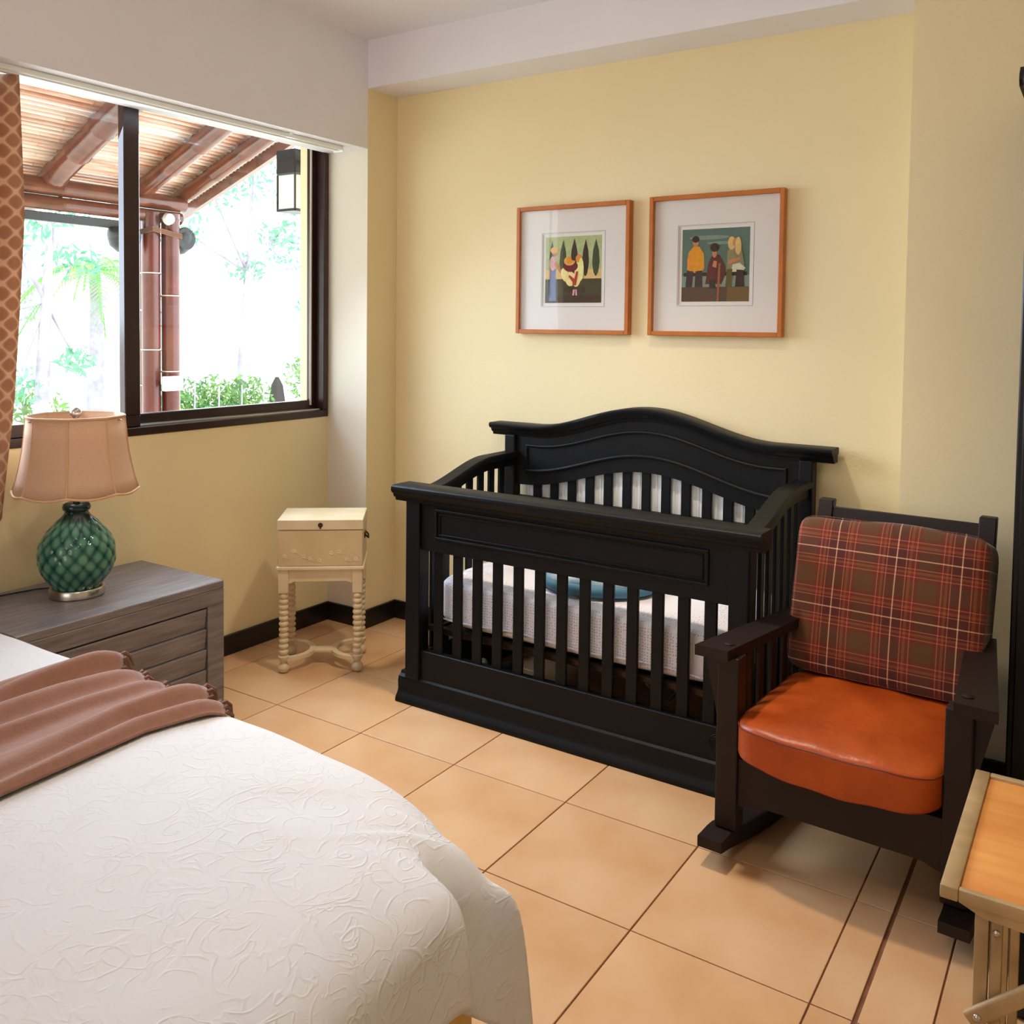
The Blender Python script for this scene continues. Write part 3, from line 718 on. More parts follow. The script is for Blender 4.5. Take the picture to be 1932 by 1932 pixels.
for ring_i in(0,-1):
    h,r=prof_s[ring_i]; pts=[]
    for i in range(97):
        a=2*PI*i/96; loc=((i+4)%12)/12; flat=math.cos(PI/8)/math.cos((loc-.5)*PI/4); rr=r*(1-.55*(1-flat))+.001; z=.386+h-(0.010*math.sin(PI*loc) if h==0 else 0)
        pts.append((rr*math.cos(a+.35),rr*math.sin(a+.35),z))
    tube(bm,pts,.0045,6,cap=False)
for k in range(8):
    pts=[]
    for h,r in prof_s:
        rr=r*(1-.55*(1-math.cos(PI/8)/math.cos(PI/8)))
        a=2*PI*(12*k+8)/96+.35; pts.append(((rr+.001)*math.cos(a),(rr+.001)*math.sin(a),.386+h))
    tube(bm,pts,.0022,5)
obj('trim_tape',bm,TRIM,sh,60)
bm=B(); tube(bm,[(-.095,.02,.004),(-.13,.0,.004),(-.17,-.06,.004),(-.19,-.16,.004),(-.2,-.30,.004)],.003,6); obj('cord',bm,BLACKP,lamp,60)

# ---------------- casket on barley twist stand ----------------
sa=math.radians(38.5)
st=empty('turned_leg_stand',(-2.945,2.965,0),sa,'small champagne coloured stand with bobbin-turned legs in the corner','stand')
hw,hd=.172,.118
def legprof():
    p=[(.006,0),(.020,.004),(.026,.016),(.026,.026),(.018,.038),(.012,.042)]
    p+= [(.024,.062),(.024,.072),(.014,.076)]
    z=.080
    while z<.352:
        p+=[(.0135,z),(.0195,z+.006),(.0215,z+.0125),(.0195,z+.019)]; z+=.0248
    p+=[(.0135,.358)]; return p
for sx in(-1,1):
    for sy in(-1,1):
        bm=B(); lathe(bm,legprof(),20,Matrix.Translation((sx*(hw-.012),sy*(hd-.006),0))); 
        box(bm,sx*(hw-.012)-.022,sx*(hw-.012)+.022,sy*(hd-.006)-.02,sy*(hd-.006)+.02,.355,.458,.002,1); obj('leg',bm,GOLD,st,40)
bm=B(); box(bm,-.19,.19,-.14,.14,.458,.474,.004,2); obj('stand_top',bm,GOLD,st)
for sy in(-1,1):
    bm=B(); strip_prism(bm,lin(-.145,.145,19),lambda x:.405+.014*(1 if abs(x)>.125 else 0)*0-.012*max(0,(abs(x)-.115)/.03),lambda x:.458,sy*(hd-.006)-.009,sy*(hd-.006)+.009); obj('apron',bm,GOLD,st)
for sx in(-1,1):
    bm=B(); box(bm,sx*(hw-.012)-.009,sx*(hw-.012)+.009,-.1,.1,.41,.458,.002,1); obj('apron',bm,GOLD,st)
# curved stretcher: two arcs meeting in the middle
bm=B()
for s in(-1,1):
    th_=lin(-PI/2,PI/2,25); pts=[(s*(-.16+.112*math.cos(a)),.112*math.sin(a),.060) for a in th_]
    sweep(bm,pts,[(-.013,-.008),(.013,-.008),(.013,.008),(-.013,.008)],lambda i:(Vector((s*math.cos(th_[i]),math.sin(th_[i]),0)),Vector((0,0,1))))
box(bm,-.052,.052,-.030,.030,.0525,.0675,.005,2)
obj('stretcher',bm,GOLD,st,40)
bx=empty('wooden_casket',(-2.945,2.965,.474),sa,'champagne painted lidded box with small keyhole standing on the turned-leg stand','box')
CASK=mat('champagne_box_paint',srgb(190,164,124),.42,var=.0,scale=6,col2=srgb(206,182,142),spec=.4)
bm=B(); box(bm,-.183,.183,-.133,.133,0,.158,.003,1); obj('body',bm,CASK,bx)
bm=B(); box(bm,-.185,.185,-.135,.135,.160,.206,.004,2); lid=obj('lid',bm,GOLD,bx)
bm=B(); lathe(bm,[(.0001,.003),(.010,.003),(.011,0),(.011,-.002)],16,Matrix.Translation((0,-.135,.182))@Matrix.Rotation(PI/2,4,'X')); box(bm,-.003,.003,-.139,-.136,.166,.180,.001,1); obj('keyhole_plate',bm,BRASS,lid,40)
bm=B(); box(bm,.183,.187,-.03,.03,.10,.125,.001,1); tube(bm,[(.186,-.03,.118),(.198,-.028,.105),(.200,0,.095),(.198,.028,.105),(.186,.03,.118)],.004,8); h_=obj('handle',bm,BRASS,bx,50); h_['label']='dark metal side handle'
rnd=random.Random(3)
for k in range(9):
    bm=B()
    x=-.15+.0375*k+rnd.uniform(-.008,.008); z=.035+.022*math.sin(k*1.4)+rnd.uniform(0,.02)
    for j in range(5):
        a=2*PI*j/5; puffm=Matrix.Translation((x+.006*math.cos(a),-.1335,z+.006*math.sin(a)))@Matrix.Scale(.35,4,(0,1,0)); bmesh.ops.create_icosphere(bm,subdivisions=1,radius=.0045,matrix=puffm)
    tube(bm,[(x,-.134,z),(x+.012,-.134,z-.01),(x+.02,-.134,z-.008)],.0012,4)
    obj('flower_relief',bm,GOLD,bx,60)

# ---------------- pictures ----------------
def flat(name,c,rough=.85): return mat(name,c,rough,var=.10,scale=60)
pal=dict(sky1=srgb(176,184,130),cyp=srgb(66,74,42),cypd=srgb(58,44,30),fld=srgb(72,66,38),soil=srgb(70,50,30),skin=srgb(196,128,84),hat=srgb(220,170,96),pink=srgb(214,160,160),blue=srgb(110,124,160),orange=srgb(226,140,40),lily=srgb(236,226,150),lily2=srgb(240,216,150),red=srgb(176,60,28),dkred=srgb(112,28,22),sand=srgb(222,184,120),
 tealsky=srgb(84,108,94),cloud=srgb(126,140,122),shirt=srgb(222,146,24),hair=srgb(48,26,20),robe=srgb(88,32,24),trous=srgb(58,38,42),bench=srgb(46,32,26),ground=srgb(84,60,46),hair2=srgb(216,178,108),vest=srgb(138,130,92),white=srgb(206,198,168),stick=srgb(150,88,52),olive=srgb(96,82,40),path=srgb(112,86,48))
PM={k:flat('print_'+k,v) for k,v in pal.items()}; PK=list(PM)
def ell(cx,cy,rx,ry,n=20,a0=0,a1=2*PI,rot=0):
    o=[]
    for i in range(n):
        a=a0+(a1-a0)*i/n; x,y=rx*math.cos(a),ry*math.sin(a); o.append((cx+x*math.cos(rot)-y*math.sin(rot),cy+x*math.sin(rot)+y*math.cos(rot)))
    return o
def R_(x0,x1,y0,y1): return [(x0,y0),(x1,y0),(x1,y1),(x0,y1)]
def picture(x0,x1,z0,z1,label,shapes,group):
    fy=3.612; p=empty('framed_picture',((x0+x1)/2,YB,(z0+z1)/2),0,label,'picture',group)
    w_,h_=(x1-x0)/2,(z1-z0)/2; d=fy-YB; f=.019
    for nm_,b_ in(('frame_side',(-w_,-w_+f,-h_,h_)),('frame_side',(w_-f,w_,-h_,h_)),('frame_side',(-w_+f,w_-f,h_-f,h_)),('frame_side',(-w_+f,w_-f,-h_,-h_+f))):
        bm=B(); box(bm,b_[0],b_[1],d,-.001,b_[2],b_[3],.002,1); obj(nm_,bm,PICF,p)
    bm=B(); box(bm,-w_+f,w_-f,-.012,-.001,-h_+f,h_-f); obj('backing_board',bm,MATB,p)
    iw,ih=.160,.165; bm=B()
    ow,oh=w_-f,h_-f
    for (a,b2,c,e) in((-ow,-iw,-oh,oh),(iw,ow,-oh,oh),(-iw,iw,ih,oh),(-iw,iw,-oh,-ih)): box(bm,a,b2,-.0165,-.012,c,e)
    mb=obj('mount_board',bm,MATB,p)
    LINE=mat('mount_line',srgb(150,142,134),.9)
    bm=B(); 
    for (a,b2,c,e) in((-iw-.004,iw+.004,ih+.003,ih+.0045),(-iw-.004,iw+.004,-ih-.0045,-ih-.003),(-iw-.0045,-iw-.003,-ih-.004,ih+.004),(iw+.003,iw+.0045,-ih-.004,ih+.004)): box(bm,a,b2,-.0172,-.0165,c,e)
    obj('mount_line',bm,LINE,mb)
    bm=B(); pw,ph=.146,.151
    for k,(mn,poly) in enumerate(shapes):
        y=-.0122-.00012*k
        vs=[bm.verts.new((-pw+2*pw*max(0,min(1,a)),y,-ph+2*ph*max(0,min(1,b2)))) for a,b2 in poly]
        fce=bm.faces.new(vs); fce.material_index=PK.index(mn)
    for fce in bm.faces:
        fce.normal_update()
        if fce.normal.y>0: fce.normal_flip()
    me=bpy.data.meshes.new('print'); bm.to_mesh(me); bm.free()
    for k in PK: me.materials.append(PM[k])
    o=bpy.data.objects.new('print',me); C.objects.link(o); o.parent=p; o['label']='flat printed painting'
    bm=B(); box(bm,-w_+f*.8,w_-f*.8,d+.006,d+.008,-h_+f*.8,h_-f*.8); obj('glass_pane',bm,PGLASS,p)
    return p
def cyp(x,w_,b=.40,t=.95): return [(x-.01,b),(x-w_*.6,b+.05),(x-w_,b+.2),(x-w_*.75,b+.38),(x,t),(x+w_*.75,b+.38),(x+w_,b+.2),(x+w_*.6,b+.05),(x+.01,b)]
s1=[('sky1',R_(0,1,0,1)),('sand',R_(0,1,.34,.50)),('cyp',cyp(.12,.05)),('cyp',cyp(.32,.065)),('cypd',cyp(.52,.065,.42,.97)),('cypd',cyp(.72,.06)),('cyp',cyp(.90,.065)),('fld',R_(0,1,0,.36)),('soil',R_(0,1,0,.11)),('fld',R_(.0,1,.22,.27)),
 ('blue',[(.07,.03),(.20,.03),(.19,.55),(.09,.55)]),('pink',ell(.14,.60,.065,.11)),('skin',[(.16,.58),(.30,.42),(.32,.45),(.19,.64)]),('skin',ell(.17,.76,.045,.05)),('hat',ell(.165,.80,.075,.05)),
 ('lily',ell(.36,.42,.065,.11,rot=.4)),('lily2',ell(.46,.36,.09,.11)),('lily',ell(.60,.46,.07,.20,rot=-.1)),('lily2',ell(.56,.34,.07,.10)),
 ('dkred',ell(.46,.55,.13,.085)),('hat',ell(.44,.63,.10,.07)),('orange',ell(.44,.64,.06,.055)),('cypd',ell(.53,.68,.06,.05)),('orange',ell(.60,.66,.05,.06)),('lily',ell(.645,.50,.05,.17)),
 ('red',[(.50,.26),(.56,.26),(.60,.47),(.56,.47),(.53,.36),(.44,.42),(.43,.39),(.50,.31)]),('soil',ell(.42,.20,.07,.045)),('soil',ell(.66,.20,.06,.045)),('pink',[(.50,.11),(.53,.11),(.545,.2),(.51,.2)]),('pink',[(.555,.11),(.585,.11),(.58,.2),(.55,.2)])]
s2=[('tealsky',R_(0,1,0,1)),('cloud',ell(.40,.88,.30,.03)),('cloud',ell(.62,.80,.25,.02)),('ground',R_(0,1,0,.20)),('cloud',R_(0,1,.20,.36)),('path',R_(.68,1,0,.20)),('bench',R_(.03,.97,.35,.40)),
 ('shirt',[(.08,.55),(.10,.68),(.17,.76),(.26,.76),(.33,.66),(.34,.46),(.30,.40),(.11,.40)]),('orange',[(.08,.44),(.16,.44),(.14,.62),(.09,.62)]),('skin',ell(.205,.81,.045,.055)),('hair',ell(.205,.86,.055,.045)),
 ('trous',[(.06,.20),(.16,.20),(.18,.42),(.08,.43)]),('trous',[(.20,.20),(.32,.20),(.31,.43),(.21,.42)]),
 ('robe',[(.36,.24),(.40,.52),(.46,.64),(.56,.64),(.64,.50),(.66,.38),(.60,.24)]),('skin',ell(.49,.66,.035,.06)),('hair',ell(.49,.74,.065,.06)),('skin',[(.46,.48),(.52,.46),(.53,.55),(.48,.56)]),('bench',[(.42,.18),(.52,.18),(.5,.3),(.42,.3)]),
 ('stick',[(.535,.0),(.565,.0),(.585,.52),(.55,.52)]),
 ('vest',[(.67,.42),(.68,.68),(.76,.76),(.88,.72),(.93,.5),(.90,.42)]),('hair2',ell(.74,.79,.055,.09)),('skin',ell(.80,.80,.045,.06)),('hair2',ell(.835,.75,.045,.12)),('skin',[(.69,.50),(.86,.56),(.87,.60),(.70,.56)]),('white',[(.74,.40),(.90,.40),(.95,.45),(.86,.52),(.76,.50)]),
 ('olive',[(.66,.20),(.74,.20),(.76,.44),(.68,.44)]),('trous',[(.80,.20),(.93,.20),(.92,.42),(.82,.43)])]
picture(-2.348,-1.764,1.502,2.088,'smaller-looking left picture: oak frame, print of a flower carrier before cypress trees',s1,None)
picture(-1.672,-1.093,1.502,2.092,'right-hand picture: oak frame, print of three figures seated on a bench',s2,None)

# ---------------- bed, coverlet, throw ----------------
BX0,BX1,BY0,BY1=-3.10,-.93,-.45,1.42
bed=empty('bed',(BX0,BY0,0),0,'wide bed hidden under the ivory coverlet, head end towards the window','bed')
bm=B(); box(bm,.02,BX1-BX0-.16,.03,BY1-BY0-.12,.33,.57,.06,4); obj('mattress',bm,SHEETW,bed,60)
bm=B(); box(bm,.05,BX1-BX0-.06,.05,BY1-BY0-.06,.08,.33,.01,1); obj('bed_base',bm,CHAIRW,bed)
bm=B()
NP=260
def skirt(u,v):
    # path: along foot then far side
    L1=BY1-BY0-.08; L2=BX1-BX0-.1; s=u*(L1+L2); wv=.010*math.sin(s*42)+.006*math.sin(s*67+1)
    if s<L1: p=Vector((BX1-BX0-.045+wv,.04+s,0))
    else: p=Vector((BX1-BX0-.045-(s-L1),L1+.04+wv,0))
    p.z=.02+.34*v; return p
grid(bm,skirt,NP,4); obj('bed_skirt',bm,SKIRT,bed,180)

def cr(p0,p1,p2,p3,t):
    return .5*((2*p1)+(-p0+p2)*t+(2*p0-5*p1+4*p2-p3)*t*t+(-p0+3*p1-3*p2+p3)*t*t*t)
def crs(P,t):
    n=len(P)-1; x=min(max(t,0),1)*n; i=min(int(x),n-1); f=x-i
    g=lambda k:P[max(0,min(n,k))]
    return cr(g(i-1),g(i),g(i+1),g(i+2),f)
V=Vector
sta=[]   # stations; each with 6 points: inner top ... hem
rn=random.Random(5)
for y in(-.45,-.2,.05,.3,.55,.8,.98):
    j=.008*math.sin(y*17)
    sta.append([V((-1.40,y,.602)),V((-1.15,y,.600)),V((-.98,y,.592)),V((-.885+j,y,.560)),V((-.855+j,y,.50)),V((-.842+j,y,.425))])
sta.append([V((-1.40,1.04,.602)),V((-1.16,1.06,.600)),V((-.99,1.09,.590)),V((-.89,1.11,.560)),V((-.862,1.125,.50)),V((-.842,1.13,.425))])
sta.append([V((-1.40,1.08,.602)),V((-1.17,1.12,.599)),V((-1.02,1.20,.590)),V((-.898,1.205,.570)),V((-.852,1.19,.512)),V((-.836,1.18,.412))])  # ridge
sta.append([V((-1.40,1.10,.602)),V((-1.18,1.15,.599)),V((-1.04,1.265,.578)),V((-.965,1.25,.525)),V((-.95,1.225,.44)),V((-.935,1.21,.36))])   # valley
sta.append([V((-1.40,1.12,.602)),V((-1.19,1.18,.598)),V((-1.05,1.31,.574)),V((-.945,1.33,.508)),V((-.905,1.31,.41)),V((-.88,1.29,.30))])
sta.append([V((-1.40,1.14,.602)),V((-1.14,1.31,.585)),V((-1.02,1.365,.545)),V((-.94,1.372,.500)),V((-.870,1.374,.460)),V((-.836,1.372,.23))]) # peak
sta.append([V((-1.42,1.16,.602)),V((-1.22,1.32,.590)),V((-1.10,1.375,.558)),V((-1.00,1.385,.50)),V((-.93,1.395,.41)),V((-.90,1.43,.22))])
sta.append([V((-1.45,1.18,.602)),V((-1.30,1.31,.598)),V((-1.20,1.415,.568)),V((-1.10,1.435,.50)),V((-1.04,1.42,.42)),V((-1.03,1.42,.25))])
sta.append([V((-1.50,1.20,.602)),V((-1.40,1.34,.600)),V((-1.34,1.435,.574)),V((-1.27,1.462,.51)),V((-1.20,1.465,.44)),V((-1.18,1.47,.34))])
for x in(-1.6,-1.9,-2.2,-2.5,-2.8,-3.08):
    sta.append([V((x,1.20,.602)),V((x,1.34,.602)),V((x,1.43,.590)),V((x,1.465,.55)),V((x,1.478,.48)),V((x,1.480,.385))])
bm=B(); NS,NR=220,30; Vg=[]
for i in range(NS+1):
    t=i/NS; ctrl=[crs([s[k] for s in sta],t) for k in range(6)]
    col=[]
    for j in range(NR+1):
        p=crs(ctrl,j/NR); dn=max(0,j/NR-.55)
        p=p+V((.004*math.sin(t*95)*dn,.004*math.cos(t*80)*dn,.0012*math.sin(p.x*23)*math.sin(p.y*19)))
        col.append(bm.verts.new(p))
    Vg.append(col)
for i in range(NS):
    for j in range(NR): bm.faces.new((Vg[i][j],Vg[i+1][j],Vg[i+1][j+1],Vg[i][j+1]))
c0=bm.verts.new((-3.08,-.45,.602))
inner=[Vg[i][0] for i in range(NS+1)]
bm.faces.new(inner+[c0])
cov=obj('bed_coverlet',bm,COVER,None,180); tag(cov,'ivory woven coverlet with scroll relief draped over the bed','coverlet')
md=cov.modifiers.new('t','SOLIDIFY'); md.thickness=.004; md.offset=-1
# hem edge cord as part
# throw blanket across the bed
def thr_height(u,s):
    # u 0..1 across the width, s along
    h=0
    for (c,wd,a,dr) in((.05,.035,.022,.02),(.17,.045,.040,-.05),(.30,.04,.026,.06),(.43,.055,.040,.05),(.59,.04,.044,-.05),(.72,.045,.032,.06),(.85,.05,.040,-.03),(.96,.035,.026,0)):
        cc=c+dr*math.sin(s*2.2+c*7)+.02*math.sin(s*5+c*11); h+=.85*a*math.exp(-((u-cc)/wd)**2)*(.75+.25*math.sin(s*4+c*9))
    return h
def thr(u,v):
    s=-.35+1.765*v        # Y along
    xw0=-2.315+.02*math.sin(s*3); xw1=-1.765+.025*math.sin(s*2.2+1)
    if v>.9: xw1+=.05*(v-.9)/.1
    x=xw0+(xw1-xw0)*u
    h=thr_height(u,s)*min(1,u/.03+.1)*min(1,(1-u)/.03+.1)
    y=s; z=.610+h
    if s>1.36:   # roll over the far edge of the mattress
        a=(s-1.36)/.09; a=min(a,PI/2); rr=.115
        y=1.36+(rr+h)*math.sin(a)*1.0; z=.610-rr+(rr+h)*math.cos(a)
        ex=(s-1.36)-.09*PI/2
        if ex>0: z-=ex
    return V((x,y,z))
bm=B(); grid(bm,thr,110,130)
th=obj('throw_blanket',bm,CLOTHB,None,180); tag(th,'rumpled brown wool throw with fringe laid across the bed','blanket'); md=th.modifiers.new('t','SOLIDIFY'); md.thickness=.006; md.offset=1
bm=B(); rn=random.Random(8)
for k in range(46):
    u=(k+.5)/46; p=thr(u,1.0); q=thr(u,.985); d=(p-q).normalized()
    pts=[p+V((0,-.004,.004)),p+V((rn.uniform(-.006,.006),.010,.006)),p+V((rn.uniform(-.010,.010),.024,-.006)),p+V((rn.uniform(-.012,.012),.032,-.034))]
    tube(bm,pts,[.004,.006,.0045,.003],5)
obj('fringe',bm,FRINGE,th,60)['kind']='stuff'
bm=B()
pts=[thr(u,.93)+V((0,0,.006)) for u in lin(0,1,120)]; 
# ---------------- tray table ----------------
TX0,TX1,TY0,TY1,TZ=-.222,.20,1.745,2.262,.55
tb=empty('tray_table',(TX0,TY0,0),0,'small folding wooden tray table with orange plywood top, at the right edge','table')
def tbx(name,m,b_,bev=.003,parent=None,rot=None,seg=2):
    bm=B(); box(bm,b_[0]-TX0,b_[1]-TX0,b_[2]-TY0,b_[3]-TY0,b_[4],b_[5],bev,seg,rot); return obj(name,bm,m,parent or tb,40)
fwd=.030
tbx('frame_side',TRAYW,(TX0,TX0+fwd,TY0,TY1,TZ-.024,TZ)); tbx('frame_side',TRAYW,(TX1-fwd,TX1,TY0,TY1,TZ-.024,TZ))
tbx('frame_side',TRAYW,(TX0+fwd,TX1-fwd,TY0,TY0+.014,TZ-.024,TZ)); tbx('frame_side',TRAYW,(TX0+fwd,TX1-fwd,TY1-.02,TY1,TZ-.024,TZ))
tbx('plywood_panel',PLY,(TX0+fwd,TX1-fwd,TY0+.014,TY1-.02,TZ-.018,TZ-.006),.001)
bm=B(); prism(bm,[(.03,-.024),(.07,-.040),(TX1-TX0-.07,-.052),(TX1-TX0-.03,-.024)],.004,.024)
for v in bm.verts: v.co.z+=TZ
obj('front_apron',bm,TRAYW,tb)
for y in(TY0+.012,TY1-.036):
    for x,dz in((TX0+.056,0),(TX0+.081,.012),(TX1-.085,0)):
        tbx('leg',TRAYW,(x,x+(.018 if dz else .022),y+(.004 if dz else 0),y+.024,0,TZ-.024),.002)
def brace(x0,z0,x1,z1,y):
    bm=B(); L=math.hypot(x1-x0,z1-z0); box(bm,-.02,L+.02,-.007,.007,-.015,.015,.006,3); a=-math.atan2(z1-z0,x1-x0); m_=Matrix.Translation((x0-TX0,y-TY0,z0))@Matrix.Rotation(a,4,'Y')
    for v in bm.verts: v.co=m_@v.co
    return obj('brace',bm,TRAYW,tb,40)
brace(TX0+.066,.335,TX0+.26,.515,TY0+.004); brace(TX0+.068,.318,TX1-.075,.12,TY1-.005)
def bolt(x,z,y):
    bm=B(); lathe(bm,[(.0001,.004),(.005,.003),(.0065,0)],12,Matrix.Translation((x-TX0,y-TY0,z))@Matrix.Rotation(PI/2,4,'X')); o=obj('bolt',bm,METAL,tb,60)
bolt(TX0+.066,.335,TY0-.004); bolt(TX0+.090,.485,TY0+.015)
# dark box below / behind the tray table
bxo=empty('storage_box',(.045,2.41,0),0,'black box on the floor behind the tray table legs','box')
bm=B(); box(bm,-.19,.19,-.13,.13,0,.33,.01,2); obj('body',bm,BLACKP,bxo,40)
bm=B(); box(bm,-.195,.195,-.135,.135,.33,.36,.008,2); obj('lid',bm,BLACKP,bxo,40)

# ---------------- wardrobe ----------------
wd=empty('wardrobe',(.28,3.20,0),0,'tall very dark wardrobe beyond the rocking chair at the right edge','wardrobe')
bm=B(); box(bm,-.50,.50,-.18,.21,.06,2.22,.004,1); obj('carcass',bm,WARD,wd)
bm=B(); box(bm,-.50,.50,-.17,.2,0,.06,.003,1); obj('plinth',bm,WARD,wd)
for s in(-1,1):
    bm=B(); x0,x1=sorted((s*.005,s*.485)); box(bm,x0,x1,-.20,-.18,.10,2.18,.004,1); d=obj('door',bm,WARD,wd)
    bm=B(); box(bm,x0+.07,x1-.07,-.208,-.198,.20,2.08,.006,2); obj('door_panel',bm,WARD,d)
    bm=B(); lathe(bm,[(.006,0),(.006,.015),(.014,.02),(.014,.03),(.0001,.034)],14,Matrix.Translation((s*.035,-.20,1.05))@Matrix.Rotation(PI/2,4,'X')); obj('knob',bm,BRASS,d,60)
bm=B(); sweep(bm,[(-.525,0,0),(.525,0,0)],[(-.19,2.22),(-.205,2.225),(-.222,2.245),(-.222,2.27),(-.205,2.288),(-.18,2.292),(.21,2.292),(.21,2.22)],lambda i:(Vector((0,1,0)),Vector((0,0,1))))
bmesh.ops.bevel(bm,geom=[e for e in bm.edges if abs(e.verts[0].co.x-e.verts[1].co.x)<1e-5],offset=.015,segments=3,affect='EDGES')
obj('cornice',bm,CHAIRW,wd,40)

# ---------------- outside ----------------
bm=B(); box(bm,-60,W-.2,-40,70,-.35,-.2); g=obj('garden_ground',bm,GROUND); g['kind']='structure'
bm=B(); box(bm,-6.3,W-.2,-2,5.0,-.2,-.04); g=obj('patio_slab',bm,GROUND); g['kind']='structure'
pr=empty('patio_roof',(-5.5,3.0,2.3),0,'bamboo patio roof of cane slats on thick bamboo rafters outside the window','roof')
PO=V((-5.5,3.0,2.3))
def po(name,bm,m,smooth=None,parent=None):
    for v in bm.verts: v.co-=PO
    return obj(name,bm,m,parent or pr,smooth)
def bamboo(p0,p1,r,step=.34,off=.1,n=14):
    bm=B(); m_,L=axis_mat(p0,p1); prof=[(r,0)]; z=off
    while z<L-.02:
        prof+=[(r*.985,z-.012),(r*1.07,z-.004),(r*1.07,z+.002),(r*.94,z+.005),(r*.985,z+.014)]; z+=step
    prof.append((r,L)); lathe(bm,prof,n,m_); return bm
zr=lambda x:2.50+.2*(x+5.5)      # underside of cane plane
dv=V((-1,.254,-.2))
# rafters: through points at z=2.75 (x,y)
def rafter(x,y,r):
    p=V((x,y,zr(x)-r-.012)); a=p+dv*((x-(-3.62))/-1.0)*-1.0 if False else p-dv*(abs(-3.62-x)); b_=p+dv*(abs(-5.95-x)); return a,b_
for (x,y,r) in((-4.65,2.98,.075),(-4.62,3.60,.062),(-4.66,3.95,.055),(-4.65,2.25,.07),(-4.65,1.5,.07)):
    a,b_=rafter(x,y,r); po('rafter',bamboo(a,b_,r,.42,.2),BAMB,50)
# edge board along the gable
a=V((-3.6,3.88,zr(-3.6)-.02)); b_=a+dv*2.35
bm=B(); sweep(bm,[a+V((0,.02,0)),b_+V((0,.02,0))],[(-.02,-.06),(.02,-.06),(.02,.05),(-.02,.05)],lambda i:(V((0,1,0)),V((0,0,1)))); po('gable_board',bm,BAMB)
# canes parallel to Y
me=None
xk=-3.62; k=0
while xk>-5.95:
    t=(-3.6-xk); yend=3.88+.254*t
    bm=bamboo((xk,.2,zr(xk)+.012),(xk,yend,zr(xk)+.012),0.0195,.5,.1+.37*((k*7)%5)/5,8)
    po('cane',bm,CANE,50); xk-=.052; k+=1
bm=B(); p=[(-3.6,zr(-3.6)+.05),(-6.0,zr(-6.0)+.05),(-6.0,zr(-6.0)+.08),(-3.6,zr(-3.6)+.08)]
L_=[bm.verts.new((x,.1,z)) for x,z in p]; R2=[bm.verts.new((x,(3.9+.254*(-3.6-x)),z)) for x,z in p]
bm.faces.new(L_); bm.faces.new(R2)
for k in range(4): bm.faces.new((L_[k],L_[(k+1)%4],R2[(k+1)%4],R2[k]))
po('roof_board',bm,ROOF)
# beams
po('bamboo_beam',bamboo((-5.5,.0,2.362),(-5.5,4.15,2.362),.055,.5,.25),BAMB,50)
po('bamboo_beam',bamboo((-5.5,.0,2.262),(-5.5,4.12,2.262),.045,.45,.1),BAMB,50)
bm=B(); box(bm,-5.56,-5.50,.0,3.74,2.15,2.205,.004,1); po('gutter_rail',bm,BLACKP)
# posts
pp=empty('bamboo_post',(-5.5,3.94,-.04),0,'cluster of red-brown bamboo poles carrying the patio roof outside','post')
def pb(y,x,r,off):
    bm=bamboo((x,y,-.04),(x,y,2.28),r,.52,off)
    for v in bm.verts: v.co-=V((-5.5,3.94,-.04))
    o=obj('bamboo_pole',bm,BAMBP,pp,50); z=-.04+off
    while z<2.2:
        b2=B(); lathe(b2,[(r,-.004),(r*1.09,-.003),(r*1.09,.003),(r,.004)],14,Matrix.Translation((x+5.5,y-3.94,z+.04)),cap=False); obj('node_ring',b2,CREAM,o,50); z+=.52
    return o
pb(3.875,-5.48,.062,.35); pb(4.0,-5.44,.062,.2); pb(3.93,-5.60,.055,.1)
bm=B()
for k in range(3): tube(bm,[(-.10,-.13,2.16+.012*k),(.12,-.12,2.19+.012*k),(.13,.10,2.155+.012*k),(-.12,.12,2.14+.012*k)],.006,6)
obj('rope_lashing',bm,FRINGE,pp,60)
pbx=empty('junction_box',(-5.36,3.955,1.12),0,'white plastic electrical box fixed to the bamboo post','box')
bm=B(); box(bm,-.02,.02,-.072,.072,-.05,.05,.006,2); obj('housing',bm,WHITEP,pbx,40)
bm=B(); box(bm,.02,.024,-.06,.06,-.04,.04,.003,1); obj('cover_plate',bm,WHITEP,pbx,40)
bm=B(); pts=[(-5.375,3.86,.75),(-5.37,3.80,.9),(-5.37,3.83,1.0)]
def speaker(y,z,lab,s):
    e=empty('patio_speaker',(-5.5,y,z),0,lab,'speaker','speakers below the patio beam')
    bm=B(); lathe(bm,[(.0001,-.11),(.04,-.10),(.085,-.06),(.10,0),(.10,.03),(.085,.06),(.0001,.06)],24); o=obj('housing',bm,BLACKP,e,60)
    bm=B(); lathe(bm,[(.075,.045),(.08,.035),(.0001,.035)],24,Matrix.Rotation(PI/2,4,'Y')@Matrix.Translation((0,0,.045))); obj('grille',bm,BLACKP,e,60)
    bm=B(); tube(bm,[(0,s*0.0,.05),(0,s*.05,.09),(0,s*.05,.12)],.008,8); obj('bracket',bm,METAL,e,60)
speaker(3.68,2.10,'black dome speaker hanging left of the bamboo post',1); speaker(4.11,2.12,'black dome speaker hanging right of the bamboo post',-1)
o=empty('flood_lamp',(-5.37,3.93,2.235),0,'small white round floodlight under the bamboo beam','lamp')
bm=B(); lathe(bm,[(.0001,.03),(.035,.028),(.042,0),(.03,-.02),(.012,-.04)],20,Matrix.Rotation(PI/2,4,'Y')); obj('lens_head',bm,WHITEP,o,60)
bm=B(); tube(bm,[(-.04,0,0),(-.06,.0,.01)],.008,8); obj('mounting_arm',bm,METAL,o,60)
